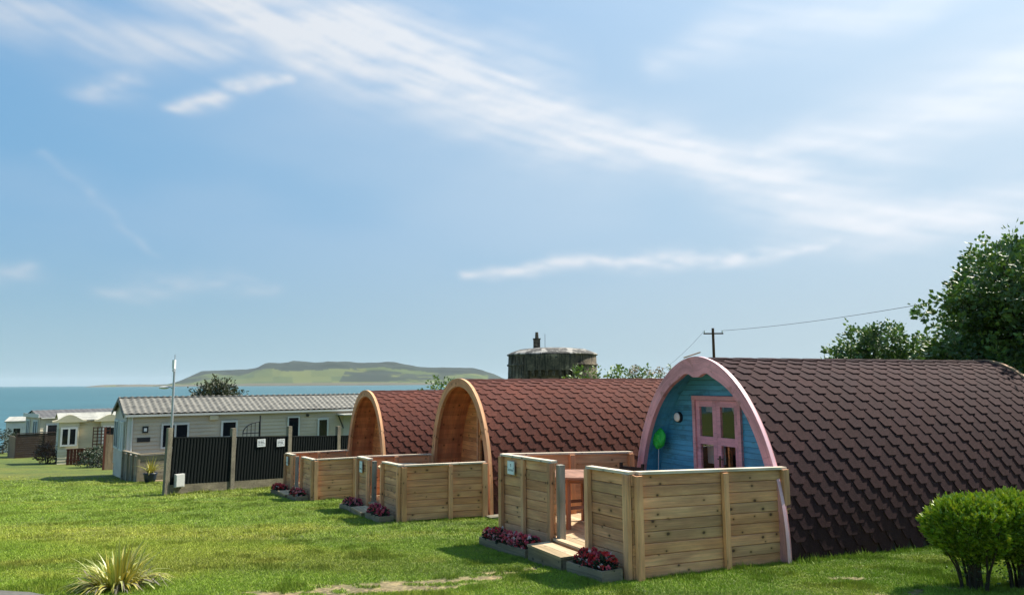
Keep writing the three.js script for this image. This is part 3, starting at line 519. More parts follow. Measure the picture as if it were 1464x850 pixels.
  for (const [nm, ww, hh, x, y] of [['door_frame', fw, dTop - db, dx0 + fw / 2, (dTop + db) / 2], ['door_frame', fw, dTop - db, dx1 - fw / 2, (dTop + db) / 2], ['door_frame', dW + 0.02, fw, (dx0 + dx1) / 2, dTop + fw / 2 - 0.005]]) part(nm, box(ww, hh, 0.085), doorFrame, g, [x, y, zW + 0.012]);
  const lw = (dW - fw * 2) / 2;
  for (const sd of [-1, 1]) {
    const cx = (dx0 + dx1) / 2 + sd * lw / 2, leaf = new THREE.Group(); leaf.name = 'door'; leaf.position.set(cx, db + 0.02, zW + 0.008); g.add(leaf);
    const lh = dTop - db - 0.03, st = 0.086, mr = 0.12, my = lh * 0.655;
    const add = (nm, ww, hh, x, y, mat, dd = 0.045, z = 0) => part(nm, box(ww, hh, dd), mat, leaf, [x, y, z]);
    add('stile', st, lh, -lw / 2 + st / 2 + 0.002, lh / 2, doorMat); add('stile', st, lh, lw / 2 - st / 2 - 0.002, lh / 2, doorMat);
    const iw = lw - 2 * st - 0.004; add('rail', iw, 0.14, 0, 0.07, doorMat); add('rail', iw, mr, 0, my, doorMat); add('rail', iw, 0.10, 0, lh - 0.05, doorMat);
    const p1 = my - mr / 2, p2 = my + mr / 2; add('pane', iw, p1 - 0.14, 0, (p1 + 0.14) / 2, M.glass, 0.006); add('pane', iw, lh - 0.10 - p2, 0, (lh - 0.10 + p2) / 2, M.glass, 0.006);
    if (sd > 0) { part('door_handle', box(0.11, 0.018, 0.02), M.brass, leaf, [-lw / 2 + 0.1, my - 0.26, 0.06]); part('lock_plate', box(0.035, 0.17, 0.008), M.brass, leaf, [-lw / 2 + 0.055, my - 0.3, 0.03]); }
  }
  // round bulkhead wall lamps
  for (const [lx, ly] of cfg.lamps) { const lamp = part('wall_lamp', new THREE.CylinderGeometry(0.085, 0.09, 0.05, 28), cfg.lampRim, g, [lx, ly, zW + 0.04], [Math.PI / 2, 0, 0]); part('lamp_lens', new THREE.SphereGeometry(0.075, 20, 10, 0, Math.PI * 2, 0, Math.PI / 2), M.lampWhite, lamp, [0, 0.022, 0]).scale.y = 0.45; }
  // inside: curtain panels behind the panes
  for (const [cx, cy, cw2, ch, tilt] of cfg.curtains) { const ge = new THREE.PlaneGeometry(cw2, ch, 14, 4), pp = ge.attributes.position; for (let k = 0; k < pp.count; k++) pp.setZ(k, 0.02 * Math.sin(pp.getX(k) * 60)); ge.computeVertexNormals(); part('curtain', ge, M.netCurtain, g, [cx, cy, zW - 0.16], [0, 0, tilt]); }
  return { g, P };
}
function shingleSet(r, g, b) { return [0.80, 0.88, 0.95, 1.02, 1.1, 1.2].map((k, i) => new THREE.MeshPhysicalMaterial({ color: new THREE.Color().setRGB(r * k * (i % 2 ? 1.05 : 1), g * k, b * k * (i % 2 ? 0.94 : 1)), map: graniteTex, roughness: 0.9, specularIntensity: 0.35, bumpMap: graniteBump, bumpScale: 0.0015 })); }
const restMat = () => new THREE.MeshPhysicalMaterial({ vertexColors: true, map: graniteTex, roughness: 0.9, specularIntensity: 0.35, bumpMap: graniteBump, bumpScale: 0.0015 });
const seams5 = [0, 0.2, 0.355, 0.5, 0.645, 0.8, 1];
const pinkTrim = s => { const a = Math.abs(s); return 0.118 + 0.105 * Math.exp(-((a / 0.8) ** 2)) + 0.055 * Math.exp(-((a / 0.17) ** 4)) - 0.03 * Math.exp(-(((a - 0.33) / 0.12) ** 2)); };
const redTones = shingleSet(0.168, 0.060, 0.047), brownTones = shingleSet(0.058, 0.026, 0.030);
const blueTerrace = terrace({ A: [1.396, -0.571, -8.648], az: 1.083, cs: -0.0182, asl: -0.035, W: 3.322, L: 2.511, h: 1.21, rows: 9, gaps: [0.472, 0.728], deckY: -0.43, mats: M.pine, label: 'boarded timber terrace with a gap, in front of the blue and pink pod' });
const blue = pod({ at: [2.846, -0.685, -11.187], az: 65 * RAD, L: 6.95, w: 1.67, H: 2.73, p: 1.878, q: 2.127, recess: 0.38, label: 'camping pod with pink arch, blue boarded front and dark brown shingles', tones: brownTones, restMat: restMat(), trimMat: M.pink, liningMats: M.blue, wallMats: M.blue, wallH: 0.082, trimT: pinkTrim, doorMat: M.pinkDoor, doorFrame: M.pink, door: [-0.55, 0.55, 2.10], seams: seams5, edge: std(0.74, 0.45, 0.5, { roughness: 0.5 }), rimMat: woodMat(0.5, 0.48, 0.46), lamps: [[-0.93, 1.80], [0.84, 1.81]], lampRim: M.black, curtains: [[-0.25, 1.98, 0.4, 0.16, 0], [-0.25, 1.24, 0.4, 0.3, 0.02], [0.3, 1.7, 0.09, 0.9, 0.42], [0.42, 2.0, 0.22, 0.2, 0]] });
const midTerrace = terrace({ A: [-2.135, -0.906, -14.107], az: 1.103, cs: -0.033, asl: -0.017, W: 3.137, L: 1.76, h: 1.042, rows: 8, gaps: [0.312, 0.627], deckY: -0.85, mats: [...M.pine, M.pine[3]], label: 'boarded timber terrace of the middle pod, between its two neighbours' });
const mid = pod({ at: [-1.21, -0.985, -16.41], az: 62.5 * RAD, L: 6.5, w: 1.63, H: 2.75, p: 2.12, q: 2.55, recess: 0.72, label: 'camping pod with bare wood arch and red shingles, middle one of three', tones: redTones, restMat: restMat(), trimMat: [M.trimWood, woodMat(0.84, 0.72, 0.60)], liningMats: M.cedar, wallMats: M.honey, wallH: 0.1, trimT: () => 0.14, doorMat: M.honey[0], doorFrame: M.trimWood, door: [-0.5, 0.5, 2.05], seams: [0, 0.24, 0.5, 0.76, 1], edge: woodMat(0.98, 0.9, 0.82), rimMat: M.trimWood, lamps: [[0.72, 1.8]], lampRim: M.lampWhite, curtains: [] });
const farTerrace = terrace({ A: [-5.038, -1.247, -18.644], az: 1.055, cs: -0.029, asl: -0.003, W: 3.171, L: 1.843, h: 1.042, rows: 8, gaps: [0.30, 0.62], deckY: -1.14, mats: [M.pine[3], M.pine[1], M.pine[2], M.pine[0]], label: 'boarded timber terrace beside the dark green fence' });
const far = pod({ at: [-4.216, -1.298, -20.93], az: 60.5 * RAD, L: 6.5, w: 1.64, H: 2.775, p: 2.15, q: 2.4, recess: 0.72, label: 'camping pod with bare wood arch and red shingles, beside the dark green fence', tones: redTones, restMat: restMat(), trimMat: [M.trimWood, woodMat(0.84, 0.72, 0.60)], liningMats: M.cedar, wallMats: M.honey, wallH: 0.1, trimT: () => 0.14, doorMat: M.honey[0], doorFrame: M.trimWood, door: [-0.5, 0.5, 2.05], seams: [0, 0.24, 0.5, 0.76, 1], edge: woodMat(0.98, 0.9, 0.82), rimMat: M.trimWood, lamps: [[0.72, 1.8]], lampRim: M.lampWhite, curtains: [] });

// ------------------------------------------------------------------ what stands on and by the terraces
function canvasTex(w, h, draw) { const c = document.createElement('canvas'); c.width = w; c.height = h; draw(c.getContext('2d'), w, h); const t = new THREE.CanvasTexture(c); t.colorSpace = THREE.SRGBColorSpace; return t; }
const signTex = canvasTex(256, 320, (x, w, h) => { x.fillStyle = '#dfe9ec'; x.fillRect(0, 0, w, h); x.fillStyle = '#25343f'; x.textAlign = 'center'; x.font = 'bold 110px sans-serif'; x.fillText('1', w / 2, 140); x.font = 'bold 74px sans-serif'; x.fillText('DOME', w / 2, 245); });
const sideTurn = T => Math.atan2(-(T.A[2] - T.B[2]), T.A[0] - T.B[0]);
function onFront(T, s, up, out) { const p = T.P(T.B, T.A, s), tn = sideTurn(T); return [p[0] + Math.sin(tn) * out, up === null ? gy(p[0] + Math.sin(tn) * out, p[2] + Math.cos(tn) * out) : T.tops(T.B, T.A, s) + up, p[2] + Math.cos(tn) * out]; }
function plate(T, s, label, w, h) {
  const t = thing('name_plate', label, 'sign', onFront(T, s, -0.05 - h - 0.02, 0.052), sideTurn(T));
  part('plate', box(w, h, 0.012, { at: [0, h / 2, 0] }), M.white, t); const f = new THREE.PlaneGeometry(w * 0.94, h * 0.94); part('lettering', f, new THREE.MeshStandardMaterial({ map: signTex, roughness: 0.5 }), t, [0, h / 2, 0.008]);
  for (const sx of [-1, 1]) part('screw', new THREE.CylinderGeometry(0.006, 0.006, 0.008, 8), M.steel, t, [sx * w * 0.42, h / 2, 0.01], [Math.PI / 2, 0, 0]);
}
plate(blueTerrace, 0.112, 'white name plate on the terrace of the blue and pink pod', 0.22, 0.2);
plate(midTerrace, 0.12, 'white name plate on the terrace of the middle pod', 0.22, 0.25);
plate(farTerrace, 0.1, 'white name plate on the terrace beside the dark green fence', 0.2, 0.25);

function step(T, s, w, label, out, hgt) {
  const pos = onFront(T, s, null, out), t = thing('timber_step', label, 'step', [pos[0], pos[1] - 0.01, pos[2]], sideTurn(T));
  part('riser', box(w, hgt - 0.03, 0.03), M.boxWood[0], t, [0, (hgt - 0.03) / 2, 0.16]);
  for (const sx of [-1, 1]) part('side_board', box(0.03, hgt - 0.03, 0.24), M.boxWood[1], t, [sx * (w / 2 - 0.02), (hgt - 0.03) / 2, 0.02]);
  for (const k of [0, 1]) part('tread', box(w + 0.02, 0.03, 0.165), M.deck[k + 1], t, [0, hgt - 0.015, 0.1 - k * 0.172]);
}
step(blueTerrace, 0.6, 0.84, 'timber step at the gap of the blue and pink pod terrace', 0.26, 0.21);
step(midTerrace, 0.47, 0.8, 'timber step at the gap of the middle pod terrace', 0.26, 0.13);
step(farTerrace, 0.46, 0.8, 'timber step at the gap of the terrace beside the green fence', 0.26, 0.13);

function begonia(pos, size, reds, whites, label, group) {
  const t = thing('begonia', label, 'flowers', pos, rr(0, 6.28), group), fol = [], fl = [];
  for (let i = 0; i < 170; i++) { const q = ball(); if (q[1] < -0.25) q[1] *= -0.5; fol.push({ p: [q[0] * size, 0.02 + (q[1] + 0.1) * size * 0.95, q[2] * size], d: [q[0], q[1] + 0.3, q[2]], s: rr(0.035, 0.065), w: 0.42, c: jitter([0.035, 0.055, 0.025]) }); }
  for (let i = 0; i < 26; i++) { const q = ball(), l = Math.hypot(...q), c = [q[0] / l * size * 1.02, 0.04 + Math.abs(q[1] / l) * size * 1.1, q[2] / l * size * 1.02], tone = rnd() < whites ? [0.75, 0.62, 0.6] : reds[Math.floor(rnd() * reds.length)]; for (let k = 0; k < 9; k++) { const e = ball(); fl.push({ p: [c[0] + e[0] * 0.012, c[1] + e[1] * 0.012, c[2] + e[2] * 0.012], d: [e[0], e[1] + 0.4, e[2]], s: rr(0.022, 0.042), w: 0.5, c: jitter(tone, 0.2) }); } }
  part('foliage', leaves(fol), M.leaf, t); part('blossoms', leaves(fl), M.petal, t);
  return t;
}
const RED = [0.62, 0.03, 0.035], PINK = [0.70, 0.09, 0.13], ROSE = [0.78, 0.28, 0.31];
function flowerBox(T, s0, s1, out, h, label, n, reds, flowersLabel, whites = 0.06) {
  const s = (s0 + s1) / 2, len = (s1 - s0) * Math.hypot(T.A[0] - T.B[0], T.A[2] - T.B[2]), pos = onFront(T, s, null, out), turn = sideTurn(T);
  const a = onFront(T, s0, null, out), b = onFront(T, s1, null, out), tilt = Math.atan2(b[1] - a[1], len);
  const t = thing('flower_box', label, 'planter', [pos[0], pos[1] - 0.02, pos[2]], turn); t.rotation.order = 'YXZ'; t.rotation.z = tilt;
  const d = 0.26; for (const sz of [-1, 1]) for (const k of [0, 1]) part('board', box(len, h / 2 - 0.004, 0.028), M.boxWood[k], t, [0, h * (k + 0.5) / 2, sz * d / 2]);
  for (const sx of [-1, 1]) part('board', box(0.028, h, d - 0.03), M.boxWood[0], t, [sx * (len / 2 - 0.014), h / 2, 0]);
  part('soil', box(len - 0.06, 0.04, d - 0.03), M.soil, t, [0, h - 0.05, 0]);
  for (let i = 0; i < n; i++) { const x = ((i + 0.5) / n - 0.5) * (len - 0.1) + rr(-0.03, 0.03), z = rr(-0.03, 0.03); begonia([pos[0] + Math.cos(turn) * x + Math.sin(turn) * z, pos[1] + h - 0.05 + Math.tan(tilt) * x, pos[2] - Math.sin(turn) * x + Math.cos(turn) * z], rr(0.115, 0.15), reds, whites, flowersLabel, flowersLabel); }
}
flowerBox(blueTerrace, 0.0, 0.44, 0.27, 0.15, 'flower box under the name plate of the blue and pink pod', 6, [RED, PINK, ROSE, PINK], 'pink and red begonia in the flower box under the blue pod name plate');
flowerBox(blueTerrace, 0.755, 0.985, 0.27, 0.15, 'flower box by the corner post of the blue and pink pod', 4, [RED, RED, PINK], 'red begonia in the flower box by the blue pod corner post', 0.12);
flowerBox(midTerrace, -0.02, 0.3, 0.27, 0.14, 'flower box under the name plate of the middle pod', 4, [PINK, [0.42, 0.03, 0.08], ROSE], 'dark pink begonia in the flower box under the middle pod name plate');
flowerBox(midTerrace, 0.66, 0.98, 0.27, 0.14, 'flower box by the corner post of the middle pod', 3, [PINK, [0.48, 0.04, 0.1]], 'dark pink begonia in the flower box by the middle pod corner post');
flowerBox(farTerrace, -0.02, 0.28, 0.27, 0.14, 'flower box under the name plate beside the green fence', 4, [PINK, RED], 'red begonia in the flower box beside the green fence');
flowerBox(farTerrace, 0.66, 0.98, 0.27, 0.14, 'flower box by the corner post of the terrace nearest the green fence', 3, [PINK, RED, ROSE], 'pink begonia by the corner post of the terrace nearest the green fence');

function roundTable(pos, label, mat) {
  const t = thing('garden_table', label, 'table', pos, 0.4);
  part('tabletop', new THREE.CylinderGeometry(0.52, 0.52, 0.035, 40), mat, t, [0, 0.74, 0]); part('apron', new THREE.CylinderGeometry(0.4, 0.4, 0.06, 32, 1, true), mat, t, [0, 0.69, 0]);
  for (const [a, b] of [[1, 1], [1, -1], [-1, 1], [-1, -1]]) part('leg', upright(0.055, 0.72, 0.055), mat, t, [a * 0.27, 0.36, b * 0.27]);
  for (const k of [-1, 1]) part('stretcher', box(0.5, 0.045, 0.025), mat, t, [0, 0.3, k * 0.27]);
  return t;
}
roundTable([0.95, -0.43, -11.2], 'round red brown garden table on the terrace of the blue pod', M.table);
roundTable([-2.45, -0.85, -16.2], 'round garden table on the terrace of the middle pod', M.deck[2]);
function chair(pos, turn, label) {
  const t = thing('garden_chair', label, 'chair', pos, turn), m = M.darkWood;
  for (let i = 0; i < 5; i++) part('seat_slat', box(0.44, 0.02, 0.075), m, t, [0, 0.43, -0.18 + i * 0.085]);
  for (const sx of [-1, 1]) { part('leg', upright(0.04, 0.44, 0.04), m, t, [sx * 0.2, 0.22, 0.19]); part('leg', upright(0.04, 0.86, 0.04), m, t, [sx * 0.2, 0.43, -0.22]); part('armrest', box(0.05, 0.022, 0.44), m, t, [sx * 0.23, 0.63, -0.02]); }
  for (let i = 0; i < 3; i++) part('back_slat', box(0.4, 0.055, 0.018), m, t, [0, 0.58 + i * 0.1, -0.22]);
}
chair([2.02, -0.43, -11.75], 2.4, 'dark slatted chair beside the arch of the blue pod');
{ // child's fishing net leaning in the porch
  const q = blue.g, tip = q.localToWorld(new THREE.Vector3(-1.30, 1.42, -0.2)), ft = q.localToWorld(new THREE.Vector3(-1.22, 0.26, -0.12));
  const t = thing('fishing_net', 'bright green fishing net leaning in the blue pod porch', 'net', [ft.x, ft.y, ft.z], -65 * RAD), d = tip.clone().sub(ft).applyAxisAngle(new THREE.Vector3(0, 1, 0), 65 * RAD);
  part('handle', tube([[0, 0, 0], [d.x * 0.5, d.y * 0.5, d.z * 0.5 + 0.01], [d.x * 0.92, d.y * 0.92, d.z * 0.92]], 0.008, 10, 6), M.steel, t);
  const rim = new THREE.TorusGeometry(0.165, 0.008, 6, 32); part('hoop', rim, M.netGreen, t, [d.x, d.y + 0.02, d.z]);
  const bag = new THREE.SphereGeometry(0.164, 32, 18, 0, 6.2832, 0, 1.75), bp = bag.attributes.position; for (let i = 0; i < bp.count; i++) { const k = 1 + 0.7 * (fbm(bp.getX(i) * 16 + 5, bp.getZ(i) * 16 + bp.getY(i) * 9, 3, 0, 0, 71) - 0.5); bp.setXYZ(i, bp.getX(i) * k, bp.getY(i) * 0.5 * k, (bp.getZ(i) + bp.getY(i) * 0.2) * k); } bag.computeVertexNormals(); part('net_bag', bag, M.netGreen, t, [d.x, d.y + 0.02, d.z], [Math.PI / 2, 0, 0]);
}
{ const tp = blue.g.localToWorld(new THREE.Vector3(-0.12, 2.80, -0.02)); const m = single('loose_batten', box(0.28, 0.018, 0.03), M.deck[1], 'short loose batten lying on top of the pink arch', 'batten', [tp.x, tp.y, tp.z], 0.1); m.rotation.z = 0.3; }
for (const [T, nm] of [[midTerrace, 'the middle pod']]) single('paving_slab', box(0.45, 0.06, 0.3), M.concrete, `grey paving slab at the foot of the arch of ${nm}`, 'slab', [T.C[0] + 0.25, gy(T.C[0] + 0.25, T.C[2] + 0.05) + 0.02, T.C[2] + 0.05], 0.45);
{ const p = farTerrace, x = lerp(p.B[0], p.E[0], 0.3) + 0.35, z = lerp(p.B[2], p.E[2], 0.3) + 0.35, t = thing('timber_stool', 'small pale timber stool on the terrace beside the green fence', 'stool', [x, -1.14, z], 0.5); part('seat', box(0.34, 0.035, 0.34), M.deck[2], t, [0, 0.62, 0]); for (const [a, b] of [[1, 1], [1, -1], [-1, 1], [-1, -1]]) part('leg', upright(0.04, 0.6, 0.04), M.deck[0], t, [a * 0.13, 0.3, b * 0.13]); }
// ------------------------------------------------------------------ dark green fence with concrete posts
{
  const st = [-9.71, -20.63], az = 38 * RAD, sp = 1.98, e = [Math.sin(az), -Math.cos(az)], turn = Math.PI / 2 - az;
  const t = thing('panel_fence', 'dark green corrugated panel fence on concrete posts and gravel boards', 'fence', [st[0], gy(...st), st[1]], turn);
  const base = t.position.y;
  for (let i = 0; i < 6; i++) {
    const x = st[0] + e[0] * sp * i, z = st[1] + e[1] * sp * i, y = gy(x, z) - base, top = 1.86 + (i > 1 ? 0.06 : 0);
    const pg = upright(0.13, top + 0.3, 0.13); part('concrete_post', pg, M.concrete, t, [sp * i, y + top / 2 - 0.15, 0], [0, 0, i === 0 ? -0.02 : rr(-0.012, 0.004)]);
    if (i === 5) break;
    const x2 = st[0] + e[0] * sp * (i + 1), z2 = st[1] + e[1] * sp * (i + 1), y2 = gy(x2, z2) - base, ph = 1.29;
    const slope = Math.atan2(y2 - y, sp), cx = sp * (i + 0.5), cy = (y + y2) / 2;
    part('gravel_board', box(sp - 0.14, 0.32, 0.05), M.gravelBoard, t, [cx, cy + 0.12, 0], [0, 0, slope]);
    const n = 19, prof = new THREE.Shape(), len = sp - 0.14; prof.moveTo(-len / 2, -0.012); for (let k = 0; k < n; k++) { const a = -len / 2 + len * k / n, w = len / n; prof.lineTo(a, 0.005); prof.lineTo(a + w * 0.3, 0.028); prof.lineTo(a + w * 0.7, 0.028); prof.lineTo(a + w, 0.005); } prof.lineTo(len / 2, -0.012);
    const g = new THREE.ExtrudeGeometry(prof, { depth: ph, bevelEnabled: false }); g.rotateX(-Math.PI / 2); const pp = g.attributes.position; for (let k = 0; k < pp.count; k++) pp.setZ(k, -pp.getZ(k)); g.index && 0; g.computeVertexNormals(); g.scale(1, 1, 1); metreUV(g);
    part('panel', g, M.greenPanel, t, [cx, cy + 0.285, 0], [0, 0, slope]);
    part('panel_cap', box(len, 0.035, 0.06), M.greenPanel, t, [cx, cy + 0.285 + ph + 0.015, 0], [0, 0, slope]);
  }
  const along = (d, up, out) => { const x = st[0] + e[0] * d, z = st[1] + e[1] * d; return [x + Math.sin(turn) * out, gy(x, z) + up, z + Math.cos(turn) * out]; };
  const noticeTex = k => canvasTex(256, 192, (x, w, h) => { x.fillStyle = '#c9d0d2'; x.fillRect(0, 0, w, h); x.fillStyle = '#3b444c'; for (let r = 0; r < 4; r++) { let c = 18; while (c < w - 40) { const l = 24 + hash(r, c, k) * 60; x.fillRect(c, 26 + r * 38, Math.min(l, w - 20 - c), r === 1 ? 26 : 18); c += l + 12; } } });
  for (const [d, k, lb] of [[2.92, 1, 'white notice on the green fence, clear of the iron gate'], [3.62, 2, 'white notice on the green fence below the iron gate arch']]) { const s = thing('notice', lb, 'sign', along(d, 1.28, 0.052), turn); part('board', box(0.29, 0.24, 0.01, { at: [0, 0.12, 0] }), M.white, s); part('print', new THREE.PlaneGeometry(0.27, 0.22), new THREE.MeshStandardMaterial({ map: noticeTex(k), roughness: 0.6 }), s, [0, 0.12, 0.0075]); }
  const mb = thing('meter_box', 'white plastic meter box at the foot of the green fence', 'meter box', along(0.32, 0.22, 0.09), turn); part('casing', box(0.26, 0.36, 0.1, { at: [0, 0.18, 0] }), M.white, mb); part('lid', box(0.22, 0.32, 0.012, { at: [0, 0.18, 0] }), M.white, mb, [0, 0, 0.058]);
  // lamp post behind the first post
  const lp = thing('lamp_post', 'slim galvanised lamp post with an aerial, behind the end of the green fence', 'lamp post', (p => [p[0], gy(p[0], p[2]), p[2]])(along(0.14, 0, -0.14)));
  part('pole', new THREE.CylinderGeometry(0.03, 0.04, 3.72, 12), M.steel, lp, [0, 1.86, 0]);
  part('arm', tube([[0, 2.96, 0], [-0.1, 3.02, 0.02], [-0.2, 3.02, 0.03]], 0.018, 8, 6), M.steel, lp); const hd = new THREE.SphereGeometry(0.1, 16, 8); hd.scale(1.5, 0.42, 0.7); part('lamp_head', hd, M.white, lp, [-0.26, 3.0, 0.03]);
  part('aerial', box(0.07, 0.26, 0.09), M.lampWhite, lp, [0, 3.66, 0.04]); part('aerial_mast', new THREE.CylinderGeometry(0.012, 0.012, 0.24, 8), M.steel, lp, [0, 3.82, 0]); part('bracket', box(0.05, 0.05, 0.12), M.steel, lp, [0, 3.48, 0.03]);
  // iron gate behind the fence
  const gp = along(3.9, 0, -1.6), gt = thing('iron_gate', 'black iron gate with an arched top behind the green fence', 'gate', [gp[0], gy(gp[0], gp[2]), gp[2]], turn - 0.2), gh = 1.72;
  const arc = []; for (let i = 0; i <= 10; i++) { const a = Math.PI / 2 + i / 10 * Math.PI / 2; arc.push([0.55 * Math.cos(a), gh + 0.36 * Math.sin(a), 0]); } part('arched_bar', tube(arc, 0.018, 20, 6), M.black, gt);
  for (let i = 0; i <= 4; i++) { const x = -0.55 + i * 0.135, hh = gh + 0.36 * Math.sqrt(Math.max(0, 1 - (x / 0.55) ** 2)); part('bar', new THREE.CylinderGeometry(0.012, 0.012, hh, 6), M.black, gt, [x, hh / 2, 0]); }
  part('gate_post', new THREE.CylinderGeometry(0.025, 0.025, gh + 0.58, 8), M.black, gt, [0.02, (gh + 0.58) / 2, 0]); part('rail', box(0.58, 0.03, 0.02), M.black, gt, [-0.27, gh, 0]); part('rail', box(0.58, 0.03, 0.02), M.black, gt, [-0.27, 0.2, 0]);
}

// ------------------------------------------------------------------ static caravans
function sidingWall(len, y0, y1, pitch = 0.15, d = 0.034) {
  const q = [], n = Math.round((y1 - y0) / pitch), h = (y1 - y0) / n;
  for (let i = 0; i < n; i++) { const a = y0 + i * h, b = a + h; q.push([[0, a, d], [len, a, d], [len, b, 0.002], [0, b, 0.002]]); q.push([[0, a, 0], [len, a, 0], [len, a, d], [0, a, d]]); }
  q.push([[len, y0, -0.05], [0, y0, -0.05], [0, y1, -0.05], [len, y1, -0.05]]); q.push([[0, y0, -0.05], [0, y0, d], [0, y1, 0.002], [0, y1, -0.05]]); q.push([[len, y0, d], [len, y0, -0.05], [len, y1, -0.05], [len, y1, 0.002]]);
  return fromQuads(q);
}
function win(parent, x, y0, w, h, z, o = {}) {                         // upvc window on a wall facing +z of its parent
  const f = new THREE.Group(); f.name = o.name ?? 'window'; f.position.set(x, y0, z); if (o.turn) f.rotation.y = o.turn; parent.add(f);
  const fm = o.frame ?? M.white, b = o.b ?? 0.06;
  for (const [ww, hh, px, py] of [[w, b, w / 2, b / 2], [w, b, w / 2, h - b / 2], [b, h - 2 * b, b / 2, h / 2], [b, h - 2 * b, w - b / 2, h / 2]]) part('frame', box(ww, hh, 0.05), fm, f, [px, py, 0.025]);
  const n = o.n ?? 1, iw = (w - 2 * b - (n - 1) * b) / n; for (let k = 0; k < n; k++) { const px = b + iw / 2 + k * (iw + b); part('pane', box(iw, h - 2 * b, 0.012), o.glass ?? M.darkGlass, f, [px, h / 2, 0.018]); if (k) part('frame', box(b, h - 2 * b, 0.05), fm, f, [px - iw / 2 - b / 2, h / 2, 0.025]); }
  return f;
}
function tileRoof(len, run, rise, o = {}) {                          // pressed tile sheet rising from z=0 (eaves) to z=-run
  const nx = Math.round(len / (o.wave ?? 0.24)) * 6, nz = Math.round(Math.hypot(run, rise) / (o.course ?? 0.3)) * 5, pos = [], idx = [], sl = Math.hypot(run, rise), ny = [0, run / sl, rise / sl];
  for (let j = 0; j <= nz; j++) for (let i = 0; i <= nx; i++) { const f = j / nz, ph = (i / 6) * Math.PI * 2, cs = (j % 5) / 5, d = (o.amp ?? 0.03) * (0.5 + 0.5 * Math.cos(ph)) + (o.step ?? 0.055) * (1 - cs); pos.push(len * i / nx, rise * f + ny[1] * d, -run * f + ny[2] * d); }
  for (let j = 0; j < nz; j++) for (let i = 0; i < nx; i++) { const a = j * (nx + 1) + i; idx.push(a, a + 1, a + nx + 1, a + 1, a + nx + 2, a + nx + 1); }
  const g = new THREE.BufferGeometry(); g.setAttribute('position', new THREE.Float32BufferAttribute(pos, 3)); g.setIndex(idx); g.computeVertexNormals(); return metreUV(g);
}
function gableEnd(depth, y0, y1, yr, mat, parent, x) {               // clad end wall in the plane x, facing -x
  const w = part('end_wall', sidingWall(depth, y0, y1), mat, parent, [x, 0, -depth], [0, -Math.PI / 2, 0]);
  const q = [], n = Math.max(2, Math.round((yr - y1) / 0.135)), hh = (yr - y1) / n; for (let i = 0; i < n; i++) { const a = i / n, b = (i + 1) / n, za = [-depth * a / 2, -depth + depth * a / 2], zb = [-depth * b / 2, -depth + depth * b / 2]; q.push([[-0.03, y1 + i * hh, za[1]], [-0.03, y1 + i * hh, za[0]], [-0.002, y1 + (i + 1) * hh, zb[0]], [-0.002, y1 + (i + 1) * hh, zb[1]]]); }
  q.push([[0.05, y1, -depth], [0.05, yr, -depth / 2], [0.05, y1, 0]]);
  part('gable', fromQuads(q), mat, parent, [x, 0, 0]); return w;
}
